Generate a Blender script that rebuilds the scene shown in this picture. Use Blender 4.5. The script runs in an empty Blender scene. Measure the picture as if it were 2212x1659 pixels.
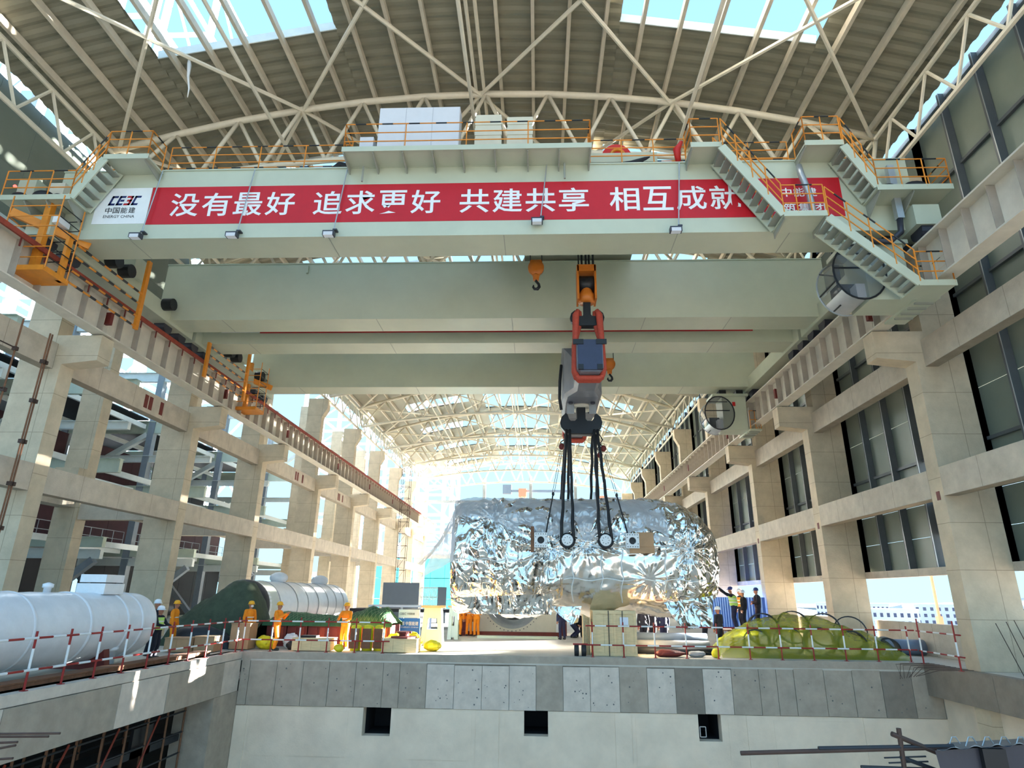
import bpy, bmesh, math, random
import numpy as np
from mathutils import Vector, Matrix, noise as mnoise
random.seed(7)
PI = math.pi
SC = bpy.context.scene
COL = SC.collection
# ------------------------------------------------------------------ camera
F_PX, CX, CY = 1348.0, 1106.0, 829.5
def _n(v): return v / np.linalg.norm(v)
_dY = _n(np.array([57, 458.5, F_PX])); _dZ = np.array([51, -3970, F_PX]); _dZ = _n(_dZ - _dY * (_dZ @ _dY)); _dX = np.cross(_dY, _dZ)
RW = np.stack([_dX, _dY, _dZ])
CAM = np.array([0, 0, 2.1])
cam_data = bpy.data.cameras.new('camera'); cam = bpy.data.objects.new('camera', cam_data); COL.objects.link(cam)
cam_data.sensor_width = 36; cam_data.lens = F_PX / 2212 * 36; cam_data.clip_end = 5000; cam_data.clip_start = .05
cam.matrix_world = Matrix(((RW[0,0], -RW[0,1], -RW[0,2], 0), (RW[1,0], -RW[1,1], -RW[1,2], 0), (RW[2,0], -RW[2,1], -RW[2,2], 2.1), (0,0,0,1)))
SC.camera = cam
# a photo pixel meets a plane of the place (deck level, a wall's X, a known depth Y)
def ray(px, py): return RW @ np.array([px - CX, py - CY, F_PX])
def onZ(px, py, z): r = ray(px, py); return Vector(CAM + r * ((z - CAM[2]) / r[2]))
def onY(px, py, y): r = ray(px, py); return Vector(CAM + r * (y / r[1]))
def onX(px, py, x): r = ray(px, py); return Vector(CAM + r * (x / r[0]))
# ------------------------------------------------------------------ light
world = bpy.data.worlds.new('sky'); SC.world = world; world.use_nodes = True
wn = world.node_tree.nodes; wl = world.node_tree.links; bg = wn['Background']
geo = wn.new('ShaderNodeTexCoord'); sxyz = wn.new('ShaderNodeSeparateXYZ'); rampn = wn.new('ShaderNodeValToRGB')
wl.new(geo.outputs['Generated'], sxyz.inputs[0]); wl.new(sxyz.outputs[2], rampn.inputs[0]); wl.new(rampn.outputs[0], bg.inputs['Color'])
cr_ = rampn.color_ramp; cr_.elements[0].position = 0; cr_.elements[0].color = (.47, .80, 1.0, 1); cr_.elements[1].position = .8; cr_.elements[1].color = (.30, .58, .95, 1)   # clear day: pale at the horizon, blue overhead
bg.inputs['Strength'].default_value = 1.15
SUN_EL, SUN_AZ = math.radians(4.1), math.radians(25)      # low sun from the right, a little ahead
sun_d = bpy.data.lights.new('sun', 'SUN'); sun_d.energy = 110; sun_d.angle = math.radians(.6); sun_d.color = (1, .97, .92)
sun = bpy.data.objects.new('sun', sun_d); COL.objects.link(sun)
sun.rotation_euler = (-Vector((math.cos(SUN_EL) * math.cos(SUN_AZ), math.cos(SUN_EL) * math.sin(SUN_AZ), math.sin(SUN_EL)))).to_track_quat('-Z', 'Y').to_euler()
SC.view_settings.view_transform = 'Standard'; SC.view_settings.look = 'None'; SC.view_settings.gamma = 1; SC.view_settings.use_curve_mapping = False
SC.view_settings.exposure = 0.55
# ------------------------------------------------------------------ materials
MT = {}
def mat(name, col, rough=.6, metal=0., var=.12, scale=2.5, bump=0., bscale=18., spec=.4, trans=0., emit=None, alpha=1., detail=4, lines=None, subs=0., stretch=None):
    m = bpy.data.materials.new(name); m.use_nodes = True
    nt = m.node_tree; N = nt.nodes; L = nt.links; p = N['Principled BSDF']
    p.inputs['Roughness'].default_value = rough; p.inputs['Metallic'].default_value = metal
    p.inputs['Specular IOR Level'].default_value = spec; p.inputs['Transmission Weight'].default_value = trans; p.inputs['Alpha'].default_value = alpha
    tc = N.new('ShaderNodeTexCoord'); src = tc.outputs['Object']
    if stretch:
        mp = N.new('ShaderNodeMapping'); mp.inputs['Scale'].default_value = stretch; L.new(src, mp.inputs[0]); src = mp.outputs[0]
    c = (*col, 1)
    if var > 0:
        nz = N.new('ShaderNodeTexNoise'); nz.inputs['Scale'].default_value = scale; nz.inputs['Detail'].default_value = detail; nz.inputs['Roughness'].default_value = .62
        L.new(src, nz.inputs['Vector'])
        rp = N.new('ShaderNodeValToRGB'); rp.color_ramp.elements[0].position = .3; rp.color_ramp.elements[1].position = .72
        rp.color_ramp.elements[0].color = (*[max(0, x * (1 - var)) for x in col], 1); rp.color_ramp.elements[1].color = (*[min(1, x * (1 + var)) for x in col], 1)
        L.new(nz.outputs[0], rp.inputs[0]); out = rp.outputs[0]
        if lines:                                                    # formwork joints: thin dark lines at every lift
            br = N.new('ShaderNodeTexBrick'); br.inputs['Color1'].default_value = br.inputs['Color2'].default_value = (1, 1, 1, 1); br.inputs['Mortar'].default_value = (.62, .6, .57, 1)
            br.inputs['Scale'].default_value = 1; br.inputs['Mortar Size'].default_value = .012; br.inputs['Brick Width'].default_value = lines[0]; br.inputs['Row Height'].default_value = lines[1]; br.offset = 0
            sp = N.new('ShaderNodeSeparateXYZ'); cb = N.new('ShaderNodeCombineXYZ'); ad = N.new('ShaderNodeMath'); ad.operation = 'ADD'
            L.new(tc.outputs['Object'], sp.inputs[0]); L.new(sp.outputs[0], ad.inputs[0]); L.new(sp.outputs[1], ad.inputs[1]); L.new(ad.outputs[0], cb.inputs[0]); L.new(sp.outputs[2], cb.inputs[1])
            L.new(cb.outputs[0], br.inputs['Vector'])
            mx = N.new('ShaderNodeMixRGB'); mx.blend_type = 'MULTIPLY'; mx.inputs[0].default_value = 1; L.new(out, mx.inputs[1]); L.new(br.outputs[0], mx.inputs[2]); out = mx.outputs[0]
        L.new(out, p.inputs['Base Color'])
    else: p.inputs['Base Color'].default_value = c
    if bump > 0:
        nb = N.new('ShaderNodeTexNoise'); nb.inputs['Scale'].default_value = bscale; nb.inputs['Detail'].default_value = 5; L.new(src, nb.inputs['Vector'])
        bp = N.new('ShaderNodeBump'); bp.inputs['Strength'].default_value = bump; bp.inputs['Distance'].default_value = .03; L.new(nb.outputs[0], bp.inputs['Height']); L.new(bp.outputs[0], p.inputs['Normal'])
    if emit: p.inputs['Emission Color'].default_value = (*emit[0], 1); p.inputs['Emission Strength'].default_value = emit[1]
    MT[name] = m; return m
def srgb(r, g, b): return tuple(((x/255)/12.92 if x/255 <= .04045 else ((x/255+.055)/1.055)**2.4) for x in (r, g, b))
mat('concrete', srgb(200,184,158), .85, var=.14, scale=1.3, bump=.25, lines=(60, 1.55))
mat('concrete_beam', srgb(192,180,162), .85, var=.16, scale=1.6, bump=.25, lines=(2.4, 60))
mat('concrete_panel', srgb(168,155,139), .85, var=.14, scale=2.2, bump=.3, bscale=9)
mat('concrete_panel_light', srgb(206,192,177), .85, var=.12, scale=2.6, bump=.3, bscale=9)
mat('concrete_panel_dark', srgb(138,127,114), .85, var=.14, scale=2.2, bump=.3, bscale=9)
mat('pit_hole', srgb(150,150,160), .02, trans=0, var=0) if False else None
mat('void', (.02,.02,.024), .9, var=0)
mat('pitmark', (.12,.12,.12), .9, var=0)
mat('plaster', srgb(228,209,186), .9, var=.10, scale=.9, bump=.15)
mat('deck', srgb(190,184,172), .7, var=.14, scale=.7, bump=.1)
mat('ground', srgb(170,160,150), .9, var=.15, scale=.05)
mat('truss', srgb(222,212,190), .45, var=.06)
mat('purlin', srgb(206,195,174), .5, var=.08)
mat('roof_sheet', srgb(136,131,112), .45, var=.08, scale=.8)
mat('cladding', srgb(118,126,114), .4, var=.08, scale=.6)
mat('cladding_frame', srgb(84,88,90), .4, var=.08)
mat('galvanised', srgb(178,182,184), .35, .6, var=.08)
mat('runway', srgb(214,205,188), .5, var=.1, scale=1.5)
mat('runway_stiff', srgb(170,158,144), .5, var=.1)
mat('rust', srgb(142,58,40), .7, var=.25, scale=5)
mat('primer', srgb(108,40,34), .6, var=.15)
mat('crane', srgb(184,188,166), .32, var=.05, scale=.8, spec=.5)
mat('crane_dark', srgb(150,152,140), .45, var=.06)
mat('orange', srgb(214,132,38), .4, var=.1, scale=4)
mat('hook_orange', srgb(196,110,34), .4, var=.1)
mat('black', (.012,.012,.014), .4, var=0)
mat('black_rubber', (.016,.016,.018), .6, var=0)
mat('dark_steel', srgb(62,62,70), .4, .3, var=.1)
mat('grey_steel', srgb(112,114,122), .42, var=.12, scale=2)
mat('blue_steel', srgb(52,58,82), .4, var=.1)
mat('banner_red', srgb(186,22,34), .45, var=.05)
mat('white_paint', srgb(228,228,226), .45, var=.04)
mat('panel_white', srgb(214,214,218), .4, var=.03)
mat('cabinet_beige', srgb(208,202,182), .45, var=.04)
mat('logo_navy', srgb(28,40,92), .5, var=0)
mat('logo_red', srgb(176,32,40), .5, var=0)
mat('ink', (.03,.03,.03), .5, var=0)
mat('pole_red', srgb(150,36,32), .5, var=.12, scale=6)
mat('red', srgb(196,34,30), .45, var=.05)
mat('sling', srgb(176,70,52), .7, var=.15, scale=8)
mat('tank_wrap', srgb(226,226,228), .28, var=.06, scale=2.5, bump=.35, bscale=5, spec=.6)
mat('tank_coat', srgb(200,204,192), .35, var=.06)
mat('wood', srgb(208,176,128), .7, var=.12, scale=3, stretch=(1,1,6))
mat('wood_light', srgb(222,196,150), .7, var=.12, scale=3, stretch=(1,1,6))
mat('wood_dark', srgb(120,82,58), .75, var=.2, scale=4)
mat('cardboard', srgb(178,140,104), .8, var=.1)
mat('paper', srgb(226,226,232), .7, var=.02)
mat('coverall', srgb(244,140,20), .75, var=.08, scale=5)
mat('navy', srgb(34,38,70), .8, var=.15, scale=5)
mat('dark_cloth', srgb(30,30,40), .85, var=.15, scale=5)
mat('skin', srgb(176,118,92), .6, var=.06)
mat('boot', (.03,.028,.026), .6, var=0)
mat('helmet_yellow', srgb(250,176,40), .3, var=0)
mat('helmet_white', srgb(236,238,242), .3, var=0)
mat('helmet_blue', srgb(44,60,120), .3, var=0)
mat('hivis', srgb(190,226,110), .6, var=.06, emit=None)
mat('reflective', srgb(222,224,214), .35, var=0)
mat('mask', srgb(236,236,240), .6, var=0)
mat('tarp_green', srgb(66,76,58), .8, var=.25, scale=3, bump=.4, bscale=7)
mat('net_green', srgb(58,96,60), .8, var=.25, scale=5, bump=.5, bscale=10)
mat('net_cord', srgb(130,150,110), .8, var=.1)
mat('yellow_bag', srgb(226,210,36), .35, var=.15, scale=3, bump=.4, bscale=6)
mat('pipe_blue', srgb(110,126,146), .35, var=.08)
mat('pipe_grey', srgb(150,152,152), .4, var=.1)
mat('pipe_dark', srgb(40,42,46), .5, var=.1)
mat('fence_blue', srgb(36,84,170), .45, var=.06)
mat('sign_blue', srgb(40,110,190), .5, var=0)
mat('board_grey', srgb(98,110,124), .6, var=.04)
mat('casing', srgb(214,206,188), .45, var=.05)
mat('steel_white', srgb(222,228,224), .45, var=.05)
mat('steel_green', srgb(196,206,188), .45, var=.06)
mat('steel_grey', srgb(132,140,146), .45, var=.08)
mat('rusty_dark', srgb(72,54,46), .7, var=.2, scale=5)
mat('maroon', srgb(62,28,32), .7, var=.15)
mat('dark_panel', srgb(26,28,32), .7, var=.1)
mat('boiler_steel', srgb(214,222,230), .5, var=.05)
mat('teal_net', srgb(70,190,200), .7, var=.25, scale=.4)
mat('house_white', srgb(228,230,236), .7, var=.03)
mat('house_window', srgb(70,80,110), .3, var=0)
mat('hill', srgb(190,184,200), .95, var=.06, scale=.01)  # distant haze painted into the hill's pale lavender colour
mat('mast', srgb(232,150,110), .5, var=0)
mat('lamp_glass', (.45,.47,.5), .1, var=0, emit=((.95,.98,1), .1))
mat('beacon', (.8,.05,.05), .3, var=0, emit=((1,.08,.06), 3))
def glassy(name, tint, amount, rough=.05):
    m = bpy.data.materials.new(name); m.use_nodes = True; N = m.node_tree.nodes; L = m.node_tree.links; p = N['Principled BSDF']
    p.inputs['Base Color'].default_value = (*tint, 1); p.inputs['Roughness'].default_value = rough; p.inputs['Specular IOR Level'].default_value = .6
    t = N.new('ShaderNodeBsdfTransparent'); mx = N.new('ShaderNodeMixShader'); mx.inputs[0].default_value = amount
    L.new(t.outputs[0], mx.inputs[1]); L.new(p.outputs[0], mx.inputs[2]); L.new(mx.outputs[0], N['Material Output'].inputs['Surface']); MT[name] = m; return m
glassy('glass', (.12,.13,.14), .45)
def plastic(name, col, amount, rough, bs, bd, tl=.35):
    """thin crinkled film: diffuse, a share of light passing through, gloss, a share of clear view"""
    m = glassy(name, col, amount, rough); N = m.node_tree.nodes; L = m.node_tree.links; p = N['Principled BSDF']
    tr = N.new('ShaderNodeBsdfTranslucent'); tr.inputs[0].default_value = (*col, 1); mm = N.new('ShaderNodeMixShader'); mm.inputs[0].default_value = tl
    L.new(p.outputs[0], mm.inputs[1]); L.new(tr.outputs[0], mm.inputs[2])
    mx = [n for n in N if n.type == 'MIX_SHADER' and n != mm][0]; L.new(mm.outputs[0], mx.inputs[2])
    tc = N.new('ShaderNodeTexCoord'); nb = N.new('ShaderNodeTexNoise'); nb.inputs['Scale'].default_value = bs; nb.inputs['Detail'].default_value = 5; nb.inputs['Distortion'].default_value = 1.2; L.new(tc.outputs['Object'], nb.inputs['Vector'])
    bp = N.new('ShaderNodeBump'); bp.inputs['Strength'].default_value = .7; bp.inputs['Distance'].default_value = bd; L.new(nb.outputs[0], bp.inputs['Height']); L.new(bp.outputs[0], p.inputs['Normal'])
plastic('clear_film', srgb(222,224,228), .5, .18, 1.4, .2)
plastic('white_film', srgb(232,234,238), .82, .2, 1.4, .15, .5)
plastic('yellow_film', srgb(176,178,30), .56, .16, 1.8, .2)
def foil(name, layers, dist, rough=.13):
    m = bpy.data.materials.new(name); m.use_nodes = True; N = m.node_tree.nodes; L = m.node_tree.links; p = N['Principled BSDF']
    p.inputs['Base Color'].default_value = (.9,.87,.83,1); p.inputs['Metallic'].default_value = 1; p.inputs['Roughness'].default_value = rough
    tc = N.new('ShaderNodeTexCoord'); h = None
    mp = N.new('ShaderNodeMapping'); mp.inputs['Scale'].default_value = (1, 1, .6); L.new(tc.outputs['Object'], mp.inputs[0])
    for sc_, w in layers:
        nz = N.new('ShaderNodeTexNoise'); nz.inputs['Scale'].default_value = sc_; nz.inputs['Detail'].default_value = 1.5; nz.inputs['Distortion'].default_value = 1.0; L.new(mp.outputs[0], nz.inputs['Vector'])
        a = N.new('ShaderNodeMath'); a.operation = 'SUBTRACT'; a.inputs[1].default_value = .5; L.new(nz.outputs[0], a.inputs[0])
        b = N.new('ShaderNodeMath'); b.operation = 'ABSOLUTE'; L.new(a.outputs[0], b.inputs[0])
        c = N.new('ShaderNodeMath'); c.operation = 'MULTIPLY'; c.inputs[1].default_value = w; L.new(b.outputs[0], c.inputs[0])
        if h is None: h = c.outputs[0]
        else:
            d = N.new('ShaderNodeMath'); L.new(h, d.inputs[0]); L.new(c.outputs[0], d.inputs[1]); h = d.outputs[0]
    bp = N.new('ShaderNodeBump'); bp.inputs['Strength'].default_value = 1; bp.inputs['Distance'].default_value = dist; L.new(h, bp.inputs['Height']); L.new(bp.outputs[0], p.inputs['Normal'])
    MT[name] = m
foil('foil', ((.75, 1.0), (2.2, .3)), .7); foil('foil_smooth', ((.9, 1.0),), .12, .2)
# ------------------------------------------------------------------ helpers
ORG = {}
def tag(o, label=None, cat=None, group=None, kind=None):
    for k, v in (('label', label), ('category', cat), ('group', group), ('kind', kind)):
        if v: o[k] = v
    return o
def thing(name, label, cat, loc=(0,0,0), group=None, rz=0):
    o = bpy.data.objects.new(name, None); COL.objects.link(o); o.location = loc; o.rotation_euler = (0, 0, rz); o.empty_display_size = .2
    tag(o, label, cat, group); ORG[o.name] = (Vector(loc), Matrix.Rotation(-rz, 3, 'Z')); return o
def V(*a): return Vector(a) if len(a) == 3 else Vector(a[0])
class MB:
    """collects shapes in world coordinates and links them as ONE mesh object"""
    def __init__(s): s.v = []; s.f = []; s.mi = []; s.cur = 0
    def add(s, vs, fs):
        b = len(s.v); s.v += [tuple(x) for x in vs]; s.f += [tuple(i + b for i in f) for f in fs]; s.mi += [s.cur] * len(fs); return s
    def box(s, x0, x1, y0, y1, z0, z1):
        return s.add([(x0,y0,z0),(x1,y0,z0),(x1,y1,z0),(x0,y1,z0),(x0,y0,z1),(x1,y0,z1),(x1,y1,z1),(x0,y1,z1)], [(0,3,2,1),(4,5,6,7),(0,1,5,4),(1,2,6,5),(2,3,7,6),(3,0,4,7)])
    def bar(s, a, b, w, h, up=(0,0,1)):
        a, b = V(a), V(b); d = (b - a).normalized(); u = V(up); sx = d.cross(u)
        if sx.length < 1e-4: sx = d.cross(V(0,1,0))
        sx.normalize(); u = sx.cross(d); sx *= w/2; u *= h/2
        return s.add([a-sx-u, a+sx-u, a+sx+u, a-sx+u, b-sx-u, b+sx-u, b+sx+u, b-sx+u], [(0,1,2,3),(7,6,5,4),(0,4,5,1),(1,5,6,2),(2,6,7,3),(3,7,4,0)])
    def tube(s, a, b, r0, r1=None, n=8, cap=True):
        a, b = V(a), V(b); r1 = r0 if r1 is None else r1; d = (b - a).normalized(); x = d.orthogonal().normalized(); y = d.cross(x)
        vs = []; 
        for p, r in ((a, r0), (b, r1)): vs += [p + (x * math.cos(2*PI*i/n) + y * math.sin(2*PI*i/n)) * r for i in range(n)]
        fs = [(i, (i+1) % n, n + (i+1) % n, n + i) for i in range(n)]
        if cap: fs += [tuple(range(n-1, -1, -1)), tuple(range(n, 2*n))]
        return s.add(vs, fs)
    def path(s, pts, r, n=8, closed=False):
        pts = [V(p) for p in pts]; m = len(pts); rs = r if isinstance(r, (list, tuple)) else [r] * m; vs = []; x = None
        for i, p in enumerate(pts):
            if closed: d = pts[(i+1) % m] - pts[i-1]
            else: d = pts[min(i+1, m-1)] - pts[max(i-1, 0)]
            d.normalize()
            x = d.orthogonal().normalized() if x is None else (x - d * x.dot(d)).normalized()
            y = d.cross(x); vs += [p + (x * math.cos(2*PI*k/n) + y * math.sin(2*PI*k/n)) * rs[i] for k in range(n)]
        fs = []
        for i in range(m if closed else m - 1):
            j = (i + 1) % m; fs += [(i*n+k, i*n+(k+1) % n, j*n+(k+1) % n, j*n+k) for k in range(n)]
        if not closed: fs += [tuple(range(n-1, -1, -1)), tuple(range((m-1)*n, m*n))]
        return s.add(vs, fs)
    def prism(s, poly, axis, a0, a1):
        """polygon in the two other axes (in x,y,z order), extruded along axis"""
        def mk(p, a): 
            return {0: (a, p[0], p[1]), 1: (p[0], a, p[1]), 2: (p[0], p[1], a)}[axis]
        n = len(poly); vs = [mk(p, a0) for p in poly] + [mk(p, a1) for p in poly]
        return s.add(vs, [tuple(range(n)), tuple(range(2*n-1, n-1, -1))] + [(i, n+i, n+(i+1) % n, (i+1) % n) for i in range(n)])
    def lathe(s, prof, o, axis=(0,0,1), n=16, cap=True):
        """prof: (radius, height along axis)"""
        d = V(axis).normalized(); x = d.orthogonal().normalized(); y = d.cross(x); o = V(o); vs = []
        for r, h in prof: vs += [o + d * h + (x * math.cos(2*PI*i/n) + y * math.sin(2*PI*i/n)) * r for i in range(n)]
        m = len(prof); fs = [(j*n+i, j*n+(i+1) % n, (j+1)*n+(i+1) % n, (j+1)*n+i) for j in range(m-1) for i in range(n)]
        if cap: fs += [tuple(range(n-1, -1, -1)), tuple(range((m-1)*n, m*n))]
        return s.add(vs, fs)
    def ball(s, c, rx, ry=None, rz=None, n=12, m=8):
        ry = ry or rx; rz = rz or rx; c = V(c); vs = [c + V(0,0,-rz)]
        for j in range(1, m):
            t = PI * j / m - PI/2; vs += [c + V(rx*math.cos(t)*math.cos(2*PI*i/n), ry*math.cos(t)*math.sin(2*PI*i/n), rz*math.sin(t)) for i in range(n)]
        vs.append(c + V(0,0,rz)); k = len(vs) - 1
        fs = [(0, 1+(i+1) % n, 1+i) for i in range(n)] + [(k, k-n+i, k-n+(i+1) % n) for i in range(n)]
        fs += [(1+j*n+i, 1+j*n+(i+1) % n, 1+(j+1)*n+(i+1) % n, 1+(j+1)*n+i) for j in range(m-2) for i in range(n)]
        return s.add(vs, fs)
    def grid(s, fn, nu, nv, cu=False):
        vs = [fn(i/(nu if cu else nu-1), j/(nv-1)) for j in range(nv) for i in range(nu)]
        fs = [(j*nu+i, j*nu+(i+1) % nu, (j+1)*nu+(i+1) % nu, (j+1)*nu+i) for j in range(nv-1) for i in range(nu if cu else nu-1)]
        return s.add(vs, fs)
    def build(s, name, m, parent=None, smooth=False, kind=None, label=None):
        me = bpy.data.meshes.new(name); vs = s.v
        if parent is not None and parent.name in ORG:
            o, r = ORG[parent.name]; vs = [r @ (V(p) - o) for p in vs]
        me.from_pydata([tuple(p) for p in vs], [], s.f)
        for x in (m if isinstance(m, (list, tuple)) else [m]): me.materials.append(MT[x])
        if any(s.mi): me.polygons.foreach_set('material_index', s.mi)
        if smooth: me.polygons.foreach_set('use_smooth', [True] * len(me.polygons))
        me.update()
        ob = bpy.data.objects.new(name, me); COL.objects.link(ob)
        if parent is not None:
            ob.parent = parent; ORG[ob.name] = ORG.get(parent.name, (Vector(), Matrix.Identity(3)))
        if kind: ob['kind'] = kind
        if label: ob['label'] = label
        return ob
def single(mb, name, m, label, cat, group=None, smooth=False):
    o = mb.build(name, m, None, smooth); return tag(o, label, cat, group)
def box(x0, x1, y0, y1, z0, z1): return MB().box(min(x0,x1), max(x0,x1), y0, y1, z0, z1)
def copy_tree(o, parent=None, dl=None, label=None):
    c = o.copy(); COL.objects.link(c)
    if parent is not None: c.parent = parent
    if dl is not None: c.location = o.location + Vector(dl)
    if label: c['label'] = label
    for ch in list(o.children): copy_tree(ch, c)
    return c
BENCH = bpy.data.scenes.new('bench')                       # a scratch scene, so that evaluating one object does not touch the whole place
def evaluated_mesh(o):
    BENCH.collection.objects.link(o); vl = BENCH.view_layers[0]; vl.update(); dg = vl.depsgraph; dg.update()
    return bpy.data.meshes.new_from_object(o.evaluated_get(dg))
def text_mesh(body, h, thick=.0, bold=0., width=None):
    """lettering as flat mesh data: list of (verts, faces) in x (right), z (up), height h, origin bottom-left"""
    c = bpy.data.curves.new('lettering', 'FONT'); c.body = body; c.offset = bold; c.extrude = 0; c.resolution_u = 2
    o = bpy.data.objects.new('lettering', c); me = evaluated_mesh(o)
    vs = [tuple(v.co) for v in me.vertices]; fs = [tuple(p.vertices) for p in me.polygons]
    bpy.data.objects.remove(o); bpy.data.curves.remove(c); bpy.data.meshes.remove(me)
    x0 = min(v[0] for v in vs); x1 = max(v[0] for v in vs); y0 = min(v[1] for v in vs); y1 = max(v[1] for v in vs)
    k = h / (y1 - y0); kx = (width / (x1 - x0)) if width else k
    return [((x - x0) * kx, (y - y0) * k) for x, y, z in vs], fs, (x1 - x0) * kx
def letters(parent, body, x, y, z, h, m, bold=0., width=None, name='lettering', shear=0., dy=0.):
    vs, fs, w = text_mesh(body, h, bold=bold, width=width); mb = MB(); mb.add([(x + a + shear * b, y, z + b) for a, b in vs], fs); mb.build(name, m, parent); return w
ORD = ['first','second','third','fourth','fifth','sixth','seventh','eighth','ninth','tenth','eleventh','twelfth','thirteenth','fourteenth','fifteenth','sixteenth']
# ------------------------------------------------------------------ the hall
XL, XR, XM, HALF = -18.7, 14.0, -2.35, 16.85
WY = .72
YC = [12.3, 22.2, 32.1, 41.1, 52.5, 63.1, 73.7, 84.3, 94.9, 105.5]
def zc(x): return 23.7 - 2.8 * ((x - XM) / HALF) ** 2           # top chord
def zb(x): return 20.5 - 1.7 * ((x - XM) / HALF) ** 2           # bottom chord
PIT_Y, PIT_L, PIT_R = 25.0, -11.1, 13.8
def structure(mb, name, m, smooth=False): o = mb.build(name, m, None, smooth); o['kind'] = 'structure'; return o
# deck and pit
fl = MB(); fl.box(-46, XR + 2.2, PIT_Y + .02, 107, -.3, 0); fl.box(-46, PIT_L - .3, -16, PIT_Y + .02, -.3, 0); fl.box(PIT_R + .3, XR + 2.2, -16, PIT_Y + .02, -.3, 0)
structure(fl, 'floor', 'deck')
structure(MB().box(-46, 18, -16, 107, -7.6, -7.3), 'floor_lower', 'plaster')
wf = structure(MB().box(PIT_L, PIT_R + 1.6, PIT_Y + .06, PIT_Y + .5, -1.8, -.004), 'wall_pit_front', 'concrete_panel_dark')
rnd = random.Random(3)
xb = [PIT_L + .02, -10.75]
while xb[-1] < PIT_R + .6: xb.append(xb[-1] + rnd.choice([.98, 1.02, 1.06, .62 if rnd.random() < .3 else 1.0]))
for i in range(len(xb) - 1):
    x0, x1 = xb[i], xb[i+1]; c = (x0 + x1) / 2
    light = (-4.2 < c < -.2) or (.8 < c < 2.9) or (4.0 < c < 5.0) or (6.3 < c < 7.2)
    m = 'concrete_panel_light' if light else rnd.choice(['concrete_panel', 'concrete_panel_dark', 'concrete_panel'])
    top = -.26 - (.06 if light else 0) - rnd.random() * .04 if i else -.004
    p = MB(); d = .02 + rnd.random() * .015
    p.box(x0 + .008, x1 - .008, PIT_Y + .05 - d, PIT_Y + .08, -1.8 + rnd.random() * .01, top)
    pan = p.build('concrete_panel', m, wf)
    q = MB()
    for k in range(rnd.randint(3, 8) if light else rnd.randint(0, 4)):
        u, z, r = x0 + .1 + rnd.random() * (x1 - x0 - .2), -1.7 + rnd.random() * 1.3, .012 + rnd.random() * .02
        q.tube((u, PIT_Y + .05 - d - .002, z), (u, PIT_Y + .06, z), r, n=6)
    if q.v: q.build('tie_hole', 'pitmark', pan)
MB().box(PIT_L, PIT_R + .6, PIT_Y + .01, PIT_Y + .5, -.24, -.002).build('cap_strip', 'concrete_panel', wf)
holes = [(-6.36, -5.34, -2.72), (-.52, .34, -2.62), (5.66, 6.46, -2.66)]
wl_ = MB(); xs = PIT_L - .2
for a, b, z in holes:
    wl_.box(xs, a, PIT_Y + .06, PIT_Y + .5, -7.3, -1.81); wl_.box(a, b, PIT_Y + .06, PIT_Y + .5, -7.3, z); xs = b
wl_.box(xs, 17, PIT_Y + .06, PIT_Y + .5, -7.3, -1.81)
wlow = structure(wl_, 'wall_pit_lower', 'plaster')
for a, b in ((PIT_L + .02, -10.62), (-2.25, -1.42), (2.72, 3.3), (7.35, 8.15), (11.4, 12.0)): MB().box(a, b, PIT_Y + .03, PIT_Y + .07, -7.3, -1.82).build('pilaster', 'plaster', wlow)
for a, b in ((-10.5, -6.9), (-5.1, -2.4), (-1.2, -.75), (.6, 2.55), (3.45, 5.5), (6.7, 7.2), (8.3, 11.2)): MB().box(a, b, PIT_Y + .045, PIT_Y + .07, -3.35 - rnd.random() * .15, -1.95).build('render_patch', 'plaster', wlow)
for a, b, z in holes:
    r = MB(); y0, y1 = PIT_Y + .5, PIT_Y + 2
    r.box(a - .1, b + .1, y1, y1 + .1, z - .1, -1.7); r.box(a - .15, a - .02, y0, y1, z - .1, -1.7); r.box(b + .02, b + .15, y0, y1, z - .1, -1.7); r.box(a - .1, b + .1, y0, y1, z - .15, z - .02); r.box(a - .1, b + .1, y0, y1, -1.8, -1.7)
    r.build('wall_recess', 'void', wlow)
fr = MB()
for a, b in (((5.7,25.05,-2.52),(5.7,25.05,-2.2)), ((5.9,25.05,-2.52),(5.9,25.05,-2.2)), ((5.7,25.05,-2.2),(5.9,25.05,-2.2)), ((5.7,25.05,-2.52),(5.9,25.05,-2.52))): fr.bar(a, b, .025, .025)
fr.build('box_frame', 'galvanised', wlow)
# left slab edge beam and its panels, pier at the corner
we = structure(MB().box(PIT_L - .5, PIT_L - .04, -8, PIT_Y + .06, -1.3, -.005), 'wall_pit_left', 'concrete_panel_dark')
ys = [-8, -2, 3.5, 8.5, 11.6, 14.0, 16.2, 17.9, 20.2, 22.3, 23.7, 24.98]
for i in range(len(ys) - 1):
    MB().box(PIT_L - .06, PIT_L + rnd.random() * .02, ys[i] + .01, ys[i+1] - .01, -1.33, -.26).build('concrete_panel', rnd.choice(['concrete_panel', 'concrete_panel_light', 'concrete_panel']) if i < 10 else 'concrete_panel_light', we)
MB().box(PIT_L - .5, PIT_L - .01, -8, 24.98, -.24, 0).build('cap_strip', 'concrete_panel_light', we)
structure(MB().box(PIT_L - 1.3, PIT_L, 23.25, PIT_Y + .06, -7.3, -1.34), 'wall_pit_pier', 'concrete_panel')
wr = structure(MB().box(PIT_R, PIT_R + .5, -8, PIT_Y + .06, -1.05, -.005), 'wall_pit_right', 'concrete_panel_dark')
for i, (a, b) in enumerate(((-8, 6), (6, 12), (12, 17.5), (17.5, 21.4), (21.4, 24.98))): MB().box(PIT_R - .015, PIT_R + .02, a + .01, b - .01, -1.04, -.05).build('concrete_panel', 'concrete_panel_dark', wr)
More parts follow.
